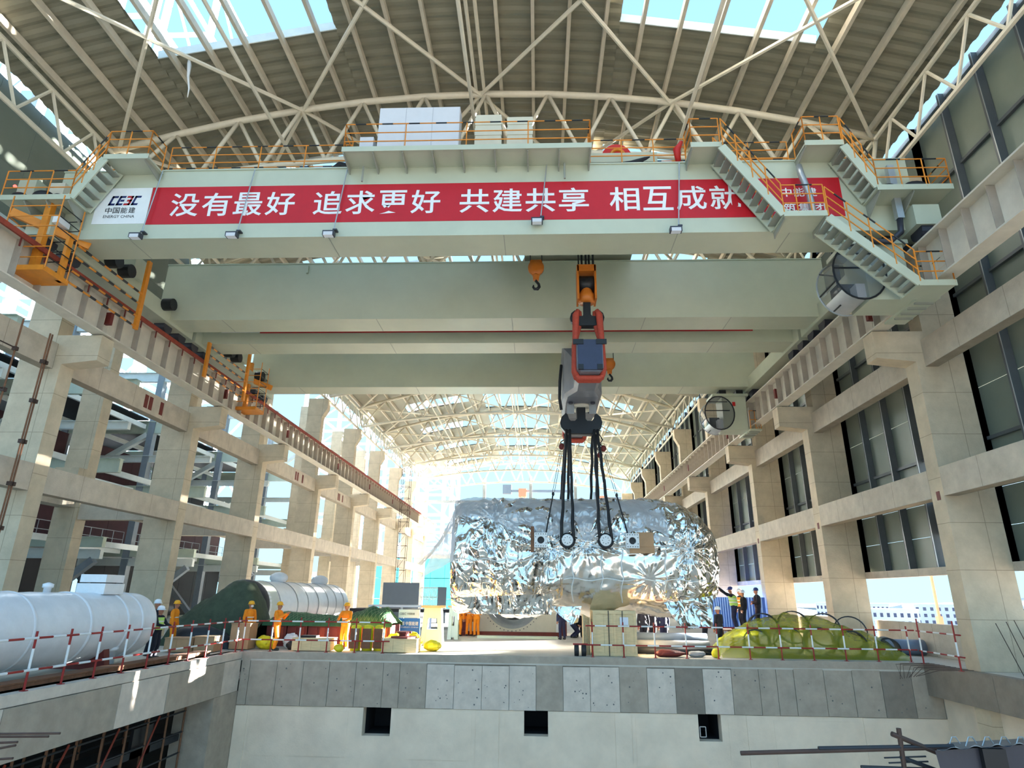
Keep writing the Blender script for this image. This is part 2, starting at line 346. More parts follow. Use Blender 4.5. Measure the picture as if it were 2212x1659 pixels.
structure(MB().box(16.3, 16.7, 25.6, 107, -13, -.31), 'wall_sun_block', 'plaster')  # added wall, stops low sun from reaching under the deck
structure(MB().box(-20.4, -20, -16, 107, -7.3, -.31), 'wall_dark_backing', 'dark_panel')  # dark wall added to keep the opening under the left slab dark
structure(MB().box(PIT_R + .5, PIT_R + .9, -8, PIT_Y + .5, -7.3, -1.06), 'wall_pit_side', 'plaster')
# columns with corbels
def column(side, y, i):
    s = 1 if side == 'right' else -1; X0 = XR if s > 0 else XL; X = lambda d: X0 + s * d
    where = {'right': 'right side', 'left': 'left side'}[side]
    near = {0: f'nearest tall concrete column with crane corbel on the hall\'s {where}'}.get(i, f'{ORD[i]} tall concrete column with crane corbel on the {where}, counted from the camera')
    t = thing('concrete_column', near, 'column', (X(.8), y + WY/2, 0), f'concrete columns on the {where}')
    pr = [(X(0), -7.3 if y < 24 else -.2), (X(0), 10.5), (X(1.75), 10.5), (X(1.75), -7.3 if y < 24 else -.2)]
    MB().prism(pr, 1, y, y + WY).build('shaft', 'concrete', t)
    MB().prism([(X(.0), 10.5), (X(-1.4), 10.66), (X(-1.4), 11.72), (X(1.75), 11.72), (X(1.75), 10.5)], 1, y - .001, y + WY + .001).build('corbel', 'concrete', t)
    MB().prism([(X(.45), 11.72), (X(.45), 16.85), (X(0), 17.7), (X(0), 18.6), (X(1.75), 18.6), (X(1.75), 11.72)], 1, y, y + WY).build('upper_shaft', 'concrete', t)
    MB().box(min(X(-1.1), X(-.5)), max(X(-1.1), X(-.5)), y + .1, y + WY - .1, 11.72, 11.77).build('bearing_pad', 'black', t)
    if side == 'right' and i < 4: MB().box(X(-.012), X(.01), y + .22, y + .42, 5.45, 5.75).build('embed_plate', 'primer', t)
    return t
for i, y in enumerate(YC[1:]): column('left', y, i); column('right', y, i)
# beams between columns
def beam(name, side, z0, z1, d0, d1, i, what, m='concrete_beam'):
    s = 1 if side == 'right' else -1; X0 = XR if s > 0 else XL; y0, y1 = YC[i] + WY, YC[i+1]; xa, xb_ = sorted((X0 + s*d0, X0 + s*d1))
    o = MB().box(xa, xb_, y0, y1, z0, z1)
    t = thing(name, f'{what} in the {ORD[i]} bay from the camera, {side} side', 'beam', ((xa + xb_)/2, (y0+y1)/2, z0), f'{what}s on the {side} side')
    o.build('beam_body', m, t)
    if side == 'left' and name == 'upper_beam' and i in (1, 3, 4):
        for u in (.56, .60, .70): MB().box(xb_ - .005, xb_ + .012, y0 + (y1-y0)*u, y0 + (y1-y0)*u + .28, z0 + .2, z1 - .2).build('embed_plate', 'primer', t)
    if side == 'left' and name == 'middle_beam': 
        MB().box(xb_ - .9, xb_ - .42, y0, y1, z0 + .1, z0 + .32).build('bottom_ledge', m, t)
    return t
for i in range(len(YC) - 1):
    for side in ('left', 'right'):
        beam('middle_beam', side, 5.55, 6.55, 0, .45, i, 'concrete beam at mid height')
        beam('upper_beam', side, 10.3, 11.35, .3, .75, i, 'concrete beam below the crane rail')
    beam('sill_beam', 'right', 3.08, 3.38, 1.75, 2.1, i, 'thin concrete lintel over the open window')
    beam('sill_beam', 'right', .0, 1.24, 1.85, 2.1, i, 'low concrete parapet under the open window')
# crane runway girders
def runway(side, i):
    s = 1 if side == 'right' else -1; xi = XR - 1.4 if s > 0 else XL + 1.5; X = lambda d: xi + s * d; y0, y1 = YC[i] + .36, YC[i+1] + .36
    t = thing('crane_runway_girder', f'cream steel crane runway girder with stiffeners, {ORD[i]} bay, {side} side', 'girder', (X(.3), (y0+y1)/2, 11.77), f'crane runway girders on the {side} side')
    B = lambda d0, d1, z0, z1: box(X(d0), X(d1), y0 + .015, y1 - .015, z0, z1)
    B(.28, .32, 11.82, 13.25).build('web', 'runway', t); B(0, .6, 11.77, 11.82).build('bottom_flange', 'runway', t); B(-.12, .72, 13.25, 13.31).build('top_flange', 'runway', t)
    B(.24, .36, 13.31, 13.45).build('rail', 'rust', t)
    n = max(7, round((y1 - y0) / 1.08))
    proto = None
    for k in range(n):
        y = y0 + (k + .5) * (y1 - y0) / n
        if proto is None: proto = box(X(.02), X(.28), y - .012, y + .012, 11.83, 13.24).build('stiffener', 'runway_stiff', t); py = y
        else:
            c = proto.copy(); COL.objects.link(c); c.location.y = y - py
    if side == 'left':
        B(-.2, -.12, 13.12, 13.3).build('conductor_bar', 'rust', t)
        for k in range(n): box(X(-.18), X(-.14), y0 + (k + .2) * (y1-y0)/n, y0 + (k + .2) * (y1-y0)/n + .04, 12.8, 13.12).build('conductor_hanger', 'primer', t)
    box(X(.01), X(.26), y1 - .28, y1 - .1, 12.25, 12.75).build('joint_plate', 'primer', t)
for i in range(len(YC) - 1):
    runway('left', i); runway('right', i)
# ------------------------------------------------------------------ roof
roof = bpy.data.objects.new('ceiling', None); COL.objects.link(roof); roof['kind'] = 'structure'; ORG['ceiling'] = (Vector(), Matrix.Identity(3))
def sheet(x0, x1, y0, y1, corr=True):
    nx = max(2, int((x1 - x0) / 1.2) + 1); ny = max(2, int((y1 - y0) / .14)) if corr else 2
    m = MB(); m.grid(lambda u, v: (x0 + u*(x1-x0), y0 + v*(y1-y0), zc(x0 + u*(x1-x0)) + .5 + (.028 if int(round(v*(ny-1))) % 4 < 2 else -.028) * corr), nx, ny)
    m.grid(lambda u, v: (x0 + u*(x1-x0), y0 + v*(y1-y0), zc(x0 + u*(x1-x0)) + .62), nx, 2)
    return m.build('roof_panel', 'roof_sheet', roof)
RY = [2.4] + YC
for i in range(1, len(RY) - 1):
    y0, y1 = RY[i] + .36, RY[i+1] + .36; corr = i < 5
    sheet(-20.3, -15.4, y0, y1, corr); sheet(-8.2, -6.4, y0, y1, corr); sheet(1.5, 3.3, y0, y1, corr); sheet(10.8, 15.55, y0, y1, corr)
    o0, o1 = (14.7, 19.1) if i == 1 else (y1 - 6.2, y1 - 3.3)
    for a, b in ((-15.4, -8.2), (3.3, 10.8)): sheet(a, b, y0, o0, corr); sheet(a, b, o1, y1, corr)
    if i >= 3: sheet(-6.4, 1.5, y0, y0 + 3.0, corr); sheet(-6.4, 1.5, y1 - .4, y1, corr)
    else: sheet(-6.4, 1.5, y0, y1, corr)
    for a, b in ((-15.4, -8.2), (3.3, 10.8)) if i < 4 else ():      # upstand round the roof opening
        k = MB(); k.bar((a, o1, zc(a) + .7), (b, o1, zc(b) + .7), .04, .4); k.bar((a, o0, zc(a) + .7), (b, o0, zc(b) + .7), .04, .4); k.build('opening_kerb', 'steel_white', roof)
    proto = None
    for k in range(24):
        x = -19.05 + 1.45 * k
        if i < 1: continue
        m = MB(); m.box(x - .07, x + .07, y0 - .36, y1 - .36, zc(x) + .16, zc(x) + .46); m.build('purlin', 'purlin', roof)
    if i >= 1:
        ya, yb = RY[i] + .36, RY[i+1] + .36; nx_ = [-18.9, -10.7, -2.6, 5.9, 14.3]
        for a, b in zip(nx_[:-1], nx_[1:]):
            for p, q in ((a, b), (b, a)): MB().tube((p, ya, zc(p) - .05), (q, yb, zc(q) - .05), .085, n=6).build('roof_brace', 'truss', roof)
        for x in nx_[1:-1]:
            MB().tube((x, ya, zb(x)), (x, yb, zb(x)), .075, n=6).build('tie_strut', 'truss', roof)
        for dx in (-.18, .18): MB().tube((-2.6 + dx, ya, zc(-2.6) + .02), (-2.6 + dx, yb, zc(-2.6) + .02), .08, n=6).build('ridge_strut', 'truss', roof)
def truss(y, i):
    t = thing('roof_truss', f'{ORD[i]} arched roof truss of cream steel pipes, counted from the camera', 'truss', (XM, y, 18.6), 'arched roof trusses')
    x0, x1, n = -19.2, 14.5, 12; st = (x1 - x0) / n; far = i > 4
    top = [(x0 + st*k, y, zc(x0 + st*k)) for k in range(n + 1)]
    xbm = [x0 + .5] + [x0 + st*(k + .5) for k in range(1, n - 1)] + [x1 - .5]; bot = [(x, y, zb(x)) for x in xbm]
    MB().path(top, .15, 6 if far else 10).build('top_chord', 'truss', t, True); MB().path(bot, .13, 6 if far else 10).build('bottom_chord', 'truss', t, True)
    for k in range(n + 1):
        for j in (k - 1, k):
            if 0 <= j < len(bot): MB().tube(top[k], bot[j], .09, n=5 if far else 8).build('web_member', 'truss', t, True)
for i, y in enumerate(YC[1:]): truss(y + .36, i)
# longitudinal eaves trusses along both walls
def eaves(side, i):
    s = 1 if side == 'right' else -1; x = (XR + .4) if s > 0 else (XL - .4); y0, y1 = YC[i] + .5, YC[i+1] + .22; z0, z1 = 18.75, 20.75
    t = thing('eaves_truss', f'longitudinal eaves truss of steel pipes, {ORD[i]} bay, {side} side', 'truss', (x, (y0+y1)/2, z0), f'eaves trusses on the {side} side')
    MB().tube((x, y0, z0), (x, y1, z0), .1, n=6).build('bottom_chord', 'truss', t); MB().tube((x, y0, z1), (x, y1, z1), .1, n=6).build('top_chord', 'truss', t)
    n = 4
    for k in range(n):
        ya, yb = y0 + (y1-y0)*k/n, y0 + (y1-y0)*(k+1)/n
        MB().tube((x, ya, z0), (x, (ya+yb)/2, z1), .06, n=5).build('web_member', 'truss', t); MB().tube((x, (ya+yb)/2, z1), (x, yb, z0), .06, n=5).build('web_member', 'truss', t)
for i in range(len(YC) - 1): eaves('left', i); eaves('right', i)
# ------------------------------------------------------------------ right wall cladding
wall_r = bpy.data.objects.new('wall_right', None); COL.objects.link(wall_r); wall_r['kind'] = 'structure'; ORG['wall_right'] = (Vector(), Matrix.Identity(3))
XW = XR + 2.05
for i in range(len(YC) - 1):
    y0, y1 = YC[i] + .1, YC[i+1] + .1; n = 5; st = (y1 - y0) / n
    for z0, z1, js in ((3.38, 5.9, (4.6,)), (5.9, 11.2, (7.6, 9.5)), (11.2, 21.05, (13.2, 15.4, 17.8))):
        zs = [z0, *js, z1]
        for k in range(n):
            for a, b in zip(zs[:-1], zs[1:]):
                if i == 1 and k == 1 and a < 4.5 and z0 == 3.38: MB().box(XW, XW + .04, y0 + k*st + .03, y0 + (k+.45)*st, a + .01, b - .01).build('cladding_panel', 'cladding', wall_r); continue
                if i == 1 and k == 1 and a == 5.9: continue
                MB().box(XW, XW + .04, y0 + k*st + .008, y0 + (k+1)*st - .008, a + .008, b - .008).build('cladding_panel', 'cladding', wall_r)
        for k in range(n + 1): MB().box(XW - .32, XW - .02, y0 + k*st - .06, y0 + k*st + .06, z0, z1).build('cladding_mullion', 'cladding_frame', wall_r)
        for k in range(n + 1): MB().box(XW - .335, XW - .32, y0 + k*st - .075, y0 + k*st - .045, z0, z1).build('mullion_lip', 'galvanised', wall_r) if i < 4 else None
    MB().box(XW - .1, XW, y0, y1, 20.85, 21.05).build('eaves_rail', 'steel_grey', wall_r)
    for z in (7.6, 13.2, 17.8): MB().box(XW - .14, XW - .01, y0, y1, z - .06, z + .06).build('cladding_rail', 'cladding_frame', wall_r)
wall_l = bpy.data.objects.new('wall_left', None); COL.objects.link(wall_l); wall_l['kind'] = 'structure'; ORG['wall_left'] = (Vector(), Matrix.Identity(3))
for i in range(2):
    y0, y1 = YC[i] + .1, YC[i+1] + .1; n = 5; st = (y1 - y0) / n
    for k in range(n):
        for a, b in ((15.6, 17.9), (17.9, 21.0)): MB().box(XL - 2.1, XL - 2.05, y0 + k*st + .008, y0 + (k+1)*st - .008, a, b - .01).build('cladding_panel', 'cladding', wall_l)
    MB().box(XL - 1.9, XL - 1.75, y0, y1, 15.4, 15.7).build('cladding_rail', 'steel_white', wall_l)
# gable at the far end: posts and a rail
wg = thing('gable_frame', 'far end gable posts and horizontal rail against the sky', 'frame', (XM, 105.9, 0))
for x in (-9.2, -1.3, 6.3): MB().box(x - .25, x + .25, 106.2, 106.6, 0, zb(x) + 1).build('gable_post', 'steel_grey', wg)
MB().box(XL, XR, 106.1, 106.5, 16.9, 17.35).build('gable_rail', 'steel_grey', wg)
MB().box(XL, XL + 9, 106.1, 106.5, 7.8, 8.3).build('gable_rail', 'runway', wg)
MB().box(XL, XL + 9, 106.1, 106.5, 11.8, 12.2).build('gable_rail', 'runway', wg)
# ------------------------------------------------------------------ left annex: second row of columns, steel floors, dark enclosure
for i, y in enumerate(YC[1:8]):
    t = thing('annex_column', f'{ORD[i]} concrete column of the annex row behind the left side columns', 'column', (-24.6, y + .3, 0), 'annex columns behind the left side')
    MB().box(-25.3, -24.0, y - .1, y + .65, 0, 21).build('shaft', 'concrete', t)
    MB().prism([(y - .1, 6.9), (y - .7, 7.6), (y - .7, 8.2), (y - .1, 8.2)], 0, -25.3, -24.0).build('bracket', 'concrete', t)
    MB().box(-25.1, -24.2, y + .65, YC[i+2] - .1, 6.2, 6.9).build('ledger_beam', 'concrete_beam', t)
    MB().box(-24.0, -20.45, y, y + .5, 5.6, 6.4).build('cross_beam', 'concrete_beam', t)
rows = [(17.5, 'nearest'), (27.0, 'near'), (36.6, 'second'), (46.8, 'third'), (57.8, 'fourth'), (68.5, 'fifth')]
for i, (y, w) in enumerate(rows):
    t = thing('annex_steel_frame', f'{w} pale steel floor frame with diagonal braces inside the left annex', 'steel frame', (-33, y, 0), 'steel floor frames of the left annex')
    for z, h, m in ((4.5, .55, 'steel_green'), (3.85, .5, 'steel_white'), (8.9, .8, 'steel_green'), (11.6, .45, 'steel_white'), (13.9, .9, 'steel_green'), (18.2, .7, 'steel_white')):
        MB().box(-44, -25.4, y - .15, y + .15, z, z + h).build('floor_beam', m, t)
        MB().box(-44, -25.4, y - .3, y + .3, z + h, z + h + .04).build('beam_flange', m, t)
    for x in (-30.5, -37.5, -44): MB().box(x - .25, x + .25, y - .25, y + .25, 0, 22).build('steel_post', 'steel_grey', t)
    for a, b in (((-30.2, .1), (-25.8, 3.8)), ((-30.8, .1), (-35, 4.4)), ((-37.2, 9.7), (-30.8, 13.8)), ((-30.2, 14.8), (-25.6, 18.2))): MB().bar((a[0], y, a[1]), (b[0], y, b[1]), .4, .4).build('brace', 'steel_white' if a[1] > 5 else 'steel_grey', t)
for i in range(len(rows) - 1):
    y0, y1 = rows[i][0] + .3, rows[i+1][0] - .3
    t = thing('annex_floor', f'{ORD[i]} annex floor bay with edge railing, stringers and dark enclosure panels behind', 'floor deck', (-33, (y0+y1)/2, 5), 'annex floor bays')
    for x in (-27.5, -31, -36, -41): 
        for z in (4.7, 9.2, 14.2): MB().box(x - .1, x + .1, y0, y1, z, z + .35).build('stringer', 'steel_white', t)
    MB().box(-43.8, -30.8, y0, y1, 5.12, 5.2).build('floor_plate', 'steel_grey', t); MB().box(-43.8, -33, y0, y1, 9.78, 9.85).build('floor_plate', 'steel_grey', t); MB().box(-43.8, -30.8, y0, y1, 14.9, 14.98).build('floor_plate', 'dark_panel', t)
    for k in range(4):
        a, b = y0 + (y1-y0)*k/4, y0 + (y1-y0)*(k+1)/4
        MB().box(-34.1, -34, a + .02, b - .02, 0, 4.4).build('enclosure_panel', 'dark_panel', t); MB().box(-34.6, -34.5, a + .02, b - .02, 5.2, 9.0).build('enclosure_panel', 'maroon', t); MB().box(-37.1, -37, a + .02, b - .02, 9.9, 13.8).build('enclosure_panel', rnd.choice(['dark_panel', 'dark_panel', 'maroon']), t)
    r = MB()
    for z in (5.7, 6.25): r.tube((-30.9, y0, z), (-30.9, y1, z), .025, n=5)
    for k in range(9): r.tube((-30.9, y0 + (y1-y0)*k/8, 5.2), (-30.9, y0 + (y1-y0)*k/8, 6.25), .022, n=5)
    r.build('edge_railing', 'galvanised', t)
    MB().tube((-28.8, y0, 8.2), (-28.8, y1, 8.2), .3, n=12).build('duct', 'galvanised', t, True)
# ------------------------------------------------------------------ outside
structure(MB().box(-900, 1500, -300, 2600, -13.4, -13), 'ground', 'ground')
def lattice(name, label, xs_, ys_, zs_, w, m):
    t = thing(name, label, 'steel tower', (xs_[0], ys_[0], -13)); x, y = xs_, ys_
    for a in x:
        for b in y: MB().box(a - w, a + w, b - w, b + w, -13, zs_[-1]).build('tower_column', m, t)
    for z in zs_:
        for b in y: MB().box(x[0], x[-1], b - w*.5, b + w*.5, z - w*.8, z + w*.8).build('tower_beam', m, t)
        for a in x: MB().box(a - w*.5, a + w*.5, y[0], y[-1], z - w*.8, z + w*.8).build('tower_beam', m, t)
    fl_ = False
    for z0, z1 in zip(zs_[:-1], zs_[1:]):
        for b in (y[0], y[-1]):
            for p, q in zip(x[:-1], x[1:]):
                fl_ = not fl_; c = (p, q) if fl_ else (q, p); MB().bar((c[0], b, z0), (c[1], b, z1), w*.7, w*.7).build('tower_brace', m, t)
        for a in (x[-1],):
            for p, q in zip(y[:-1], y[1:]):
                fl_ = not fl_; c = (p, q) if fl_ else (q, p); MB().bar((a, c[0], z0), (a, c[1], z1), w*.7, w*.7).build('tower_brace', m, t)
    return t
lattice('boiler_steelwork', 'white steel lattice of the boiler house beyond the left annex', [-84, -76, -68, -60, -52], [50, 62, 74, 86, 98, 110], [-4, 6, 16, 26, 36, 46, 56, 66, 76, 86, 96], .4, 'boiler_steel')
lattice('boiler_steelwork', 'white steel lattice tower beyond the far left end of the hall', [-52, -44, -36, -28, -20], [132, 144, 156], [-6, 0, 6, 12, 18, 24, 30, 36, 42, 48], .35, 'boiler_steel')
nb = thing('netted_building', 'turquoise netted building beyond the far gable beside the wrapped stator', 'building', (-22, 118, -13))
for k in range(6):
    for z in range(6): MB().box(-30 + k*2.6, -27.45 + k*2.6, 118, 130, -13 + z*3.6, -9.5 + z*3.6).build('net_panel', 'teal_net', nb)
MB().box(-30.3, -14, 117.9, 130, 8.6, 9.3).build('roof_edge', 'house_white', nb)
def house(label, x, y, z, nx, nzr, pitch, fl_h, rot, dep=16):
    t = thing('site_building', label, 'building', (x, y, -13), rz=rot); ORG[t.name] = (Vector((0,0,0)), Matrix.Identity(3))
    L = nx * pitch; hh = z + 13
    MB().box(-L/2, L/2, 0, dep, 0, hh).build('wall', 'house_white', t); MB().box(-L/2 - .4, L/2 + .4, -.4, dep + .4, hh, hh + .8).build('parapet', 'house_white', t)
    w = None
    for r in range(nzr):
        for k in range(nx):
            if w is None: w = MB().box(-L/2 + pitch*.28, -L/2 + pitch*.72, -.06, .0, hh - 1.0 - 1.7, hh - 1.0).build('window', 'house_window', t)
            else: c = w.copy(); COL.objects.link(c); c.location = (k*pitch, 0, -r*fl_h)
    return t
house('long white site building seen through the nearest right window opening', 236, 352, 0, 22, 3, 3.3, 3.3, math.radians(-28))
house('white site building with narrow windows at left of the nearest right opening', 172, 372, 0, 18, 3, 2.2, 3.3, math.radians(-50))
house('pale bluish site building seen through the second right window opening', 150, 300, -2, 12, 3, 2.6, 3.3, math.radians(-20))
hl = MB(); 
def hill_z(u, v): 
    a = .42 + 1.3 * u; d = 900 + 700 * v
    return (d * math.sin(a), d * math.cos(a), -13 + v * ((8 + 40 * min(1, 3 * u)) + 10 * min(1, 3 * u) * math.sin(7 * a) + 5 * math.sin(19 * a + 1)))
hl.grid(hill_z, 60, 8); structure(hl, 'hill', 'hill', True)
def mast(label, x, y, h, jib, m):
    t = thing('tower_crane', label, 'tower crane', (x, y, -13)); w = 1.0
    f = MB()
    for a in (-w, w):
        for b in (-w, w): f.bar((x+a, y+b, -13), (x+a, y+b, h), .3, .3)
    z = -13; k = 0
    while z < h - 3: 
        f.bar((x-w, y-w, z), (x+w, y-w, z+3), .16, .16) if k % 2 else f.bar((x+w, y-w, z), (x-w, y-w, z+3), .16, .16); z += 3; k += 1
    f.build('mast', m, t)
    MB().box(x - 2, x + 2, y - 2, y + 2, h, h + 4).build('slewing_cab', m, t)
    j = MB(); j.bar((x - jib*.35, y, h + 3), (x + jib, y, h + 3), .9, 1.2); j.build('jib', 'steel_grey', t)
    MB().box(x - jib*.35 - 1, x - jib*.22, y - 1.5, y + 1.5, h + 1.5, h + 6).build('counterweight', 'steel_grey', t)
    return t
mast('grey tower crane on the skyline beyond the far gable', -8, 320, 50, 26, 'mast')
mast('orange tower crane with raised jib right of centre beyond the far gable', 34, 330, 48, 12, 'mast')
for n_, (x, y) in (('orange crane mast seen through the nearest right window opening', (88, 150)), ('orange crane mast seen through the second right window opening', (72, 158))):
    t = thing('crane_mast', n_, 'tower crane', (x, y, -13)); MB().box(x-.5, x+.5, y-.5, y+.5, -13, -1).build('mast_base', 'mast', t); MB().box(x-.22, x+.22, y-.22, y+.22, -1, 12).build('mast_section', 'mast', t)

# ------------------------------------------------------------------ overhead cranes
ZG0, ZG1 = 14.0, 16.85
def railing(parent, pts, h=1.1, mids=(.55,), r=.022, m='orange', band='black', every=1.2, name='guard_railing'):
    """posts and rails along floor points; black bands ride on the top rail as a sub-part"""
    mb = MB(); bb = MB(); pts = [V(p) for p in pts]
    for a, b in zip(pts[:-1], pts[1:]):
        L_ = (b - a).length; n = max(1, round(L_ / every))
        for k in range(n + 1): p = a.lerp(b, k / n); mb.tube(p, p + V(0,0,h), r, n=6)
        for z in (*mids, h): mb.tube(a + V(0,0,z), b + V(0,0,z), r, n=6)
        nb_ = max(1, int(L_ / .9))
        for k in range(nb_): bb.tube(a.lerp(b, (k + .35) / nb_) + V(0,0,h), a.lerp(b, (k + .75) / nb_) + V(0,0,h), r * 1.2, n=6)
    o = mb.build(name, m, parent); bb.build('black_band', band, o); return o
def stair(parent, a, b, y0, y1, n, m='crane'):
    """flight from a(x,z) top to b(x,z) bottom, between depths y0,y1"""
    (xa, za), (xb2, zb2) = a, b; f = MB()
    for y in (y0, y1): f.bar((xa, y, za), (xb2, y, zb2), .05, .3, up=(0,0,1))
    o = f.build('stair_flight', m, parent)
    for k in range(n):
        t = (k + .5) / n; x = xa + (xb2-xa)*t; z = za + (zb2-za)*t
        MB().box(x - .13, x + .13, y0 + .03, y1 - .03, z - .03, z + .01).build('tread', 'crane_dark', o)
    return o
def crane_bridge(name, label, Y, second):
    """Y: front faces of the two girders"""
    ya, yb = Y; w = 1.41; t = thing(name, label, 'overhead crane', (XM, (ya + yb)/2 + .7, 13.45), 'overhead travelling cranes')
    for y, nm in ((ya, 'front_girder'), (yb, 'rear_girder')):
        g = MB(); g.box(-17.65, 12.95, y, y + w, ZG0, ZG1); o = g.build(nm, 'crane', t)
        l = MB(); l.box(-17.65, 12.95, y - .05, y + w + .05, ZG1, ZG1 + .05); l.build('top_flange', 'crane', o)
        for x in (-14.6, -7.4, -1.2, 4.8, 8.6): MB().box(x, x + .03, y + .01, y + w - .01, ZG0 - .006, ZG0 + .004).build('weld_seam', 'crane_dark', o)
        MB().box(-16, 11.5, y + .6, y + .72, ZG1 + .05, ZG1 + .19).build('trolley_rail', 'rust', o)
        if nm == 'rear_girder': MB().box(-10.9, -10.8, y - .12, y, ZG1 - .5, ZG1 - .1).build('bracket', 'crane', o)
    for x0, x1, sd in ((-17.95, -17.05, -1), (12.45, 13.3, 1)):
        e = MB(); e.box(x0, x1, ya - .6, yb + w + .6, 13.85, 14.6); o = e.build('end_carriage', 'crane', t)
        for y in (ya - .2, ya + 1.0, yb + .3, yb + 1.5): MB().tube((x0 + .2, y, 13.78), (x1 - .2, y, 13.78), .33, n=16).build('wheel', 'dark_steel', o)
        if sd < 0:
            for y in (ya + 2.4, ya + 3.2, yb - .6): MB().tube((x1, y, 14.5), (x1 + .45, y, 14.5), .28, n=14).build('drive_motor', 'black', o)
            MB().box(x1 - .3, x1 + .2, ya + 3.6, ya + 4.6, 14.6, 15.5).build('drive_housing', 'crane', o)
    # trolley with drums riding between the girders
    tx = 1.97
    tr = MB(); tr.box(tx - 2.6, tx + 2.4, ya + .3, yb + w - .3, ZG1 + .35, ZG1 + .75); o = tr.build('trolley', 'crane', t)
    MB().tube((tx - 1.8, ya + 2.6, ZG1 + 1.0), (tx + 1.8, ya + 2.6, ZG1 + 1.0), .45, n=18).build('rope_drum', 'dark_steel', o, True)
    MB().tube((tx - 2.4, ya + 5.0, ZG1 + .95), (tx - .6, ya + 5.0, ZG1 + .95), .3, n=16).build('rope_drum', 'dark_steel', o, True)
    MB().box(tx + .6, tx + 2.0, ya + 4.3, ya + 5.6, ZG1 + .75, ZG1 + 1.6).build('gearbox', 'grey_steel', o)
    MB().box(tx - 3.9, tx - 2.6, ya + 1.8, yb - .3, ZG1 + .3, ZG1 + .38).build('trolley_walkway', 'dark_steel', o)
    # striped guard frame along the left runway
    g0, g1 = ya - .4, ya + 3.85; x = -16.4; f = MB(); bands = []
    for y, za_, zb_ in ((g0, 12.1, 13.9), (g1, 12.2, 15.3)): f.box(x - .06, x + .06, y - .1, y + .1, za_, zb_)
    for z in (12.3, 12.75, 13.3, 13.75):
        f.tube((x, g0, z), (x, g1, z), .04, n=6); n = 6
        for k in range(n): bands.append(MB().tube((x, g0 + (g1-g0)*(k+.1)/n, z), (x, g0 + (g1-g0)*(k+.55)/n, z), .047, n=6))
    o = f.build('runway_guard', 'orange', t)
    for bd in bands: bd.build('black_band', 'black', o)
    # ladder basket hanging below the left end platform
    by = ya - .6 if not second else yb - 1.0; c = MB()
    c.box(-18.2, -16.3, by - .65, by + .5, 12.1, 12.28); o = c.build('ladder_basket', 'orange', t)
    p = MB()
    for xx, yy in ((-17.25, by),): p.bar((xx, yy, 12.2), (xx, yy, 15.2), .22, .22)
    p.bar((-18.1, by - .55, 14.4), (-16.2, by + .9, 13.9), .12, .3); p.build('basket_post', 'orange', o)
    r_ = MB(); rb = MB()
    for z in (12.6, 13.0, 13.4, 13.8, 14.2, 14.6):
        r_.path([(-16.3, by - .6, z), (-18.1, by - .6, z), (-18.2, by + .1, z)], .022, 5); rb.path([(-16.3, by - .6, z), (-16.3, by + .4, z), (-17.2, by + .45, z)], .02, 5)
    for xx, yy in ((-16.3, by - .6), (-18.1, by - .6), (-16.3, by + .4)): r_.tube((xx, yy, 12.2), (xx, yy, 15.0), .025, n=5)
    r_.build('basket_hoops', 'orange', o); rb.build('black_band', 'black', o)
    # operator cab: drum-shaped glass nose on a box body
    cy = ya + .14 if not second else yb + .45; xc, zc_, rx, rz, dl = 10.75, 12.52, .86, 1.02, 1.3
    q = MB(); q.box(10.95, 12.35, cy + .05, cy + dl, 11.5, 13.55); cabo = q.build('operator_cab', 'crane', t)
    MB().box(10.4, 12.5, cy - .05, cy + dl + .05, 13.55, 13.7).build('cab_roof', 'crane', cabo)
    for hx in (10.9, 11.9): MB().box(hx, hx + .4, cy + .2, cy + .9, 13.7, 14.0).build('cab_hanger', 'black', cabo)
    def ell(a, k=1., yy=0.): return (xc + rx * k * math.cos(a), yy, zc_ + rz * k * math.sin(a))
    for yy in (cy, cy + dl): MB().path([ell(2*PI*k/28, 1, yy) for k in range(28)], .035, 6, True).build('window_rim', 'black' if yy == cy else 'galvanised', cabo)
    n = 28
    def shell(a0, a1, k, m, nm):
        s = MB(); s.grid(lambda u, v: ell(a0 + (a1-a0)*u, k, cy + dl*v), 16, 2); return s.build(nm, m, cabo, True)
    shell(PI * .62, PI * 1.22, .99, 'glass', 'side_glass'); shell(PI * 1.22, PI * 1.52, 1.0, 'galvanised', 'chrome_skirt'); shell(PI * .25, PI * .62, 1.0, 'crane_dark', 'nose_top')
    fg = MB(); fg.add([(xc, cy + .02, zc_)] + [ell(2*PI*k/n, .98, cy + .02) for k in range(n)], [(0, 1 + k, 1 + (k+1) % n) for k in range(n)]); fg.build('front_glass', 'glass', cabo)
    br = MB(); br.box(xc - .84, xc + .6, cy - .01, cy + .03, zc_ + .12, zc_ + .17); br.box(xc - .6, xc + .5, cy - .01, cy + .03, zc_ + .66, zc_ + .7); br.bar(ell(PI*1.05, .99, cy + .02), ell(PI*.8, .99, cy + dl), .05, .05); br.bar(ell(PI*1.1, .99, cy), ell(PI*1.1, .99, cy + dl), .04, .04); br.build('glazing_bar', 'black', cabo)
    it = MB(); it.box(xc - .45, xc + .15, cy + dl*.55, cy + dl*.95, zc_ - .9, zc_ - .1); it.build('operator_seat', 'black', cabo)
    MB().box(xc - .1, xc + .5, cy + .2, cy + .6, zc_ - .85, zc_ - .35).build('control_console', 'panel_white', cabo)
    MB().box(11.55, 11.72, cy + .02, cy + .05, 12.95, 13.2).build('red_emblem', 'red', cabo)
    pf = MB(); pf.box(12.35, 13.05, cy - .2, cy + dl + .6, 11.42, 11.5) ; pfo = pf.build('cab_platform', 'crane', t)
    for k in range(4): MB().box(12.4, 13.0, cy + .1 + k*.4, cy + .18 + k*.4, 11.36, 11.42).build('platform_rib', 'crane_dark', pfo)
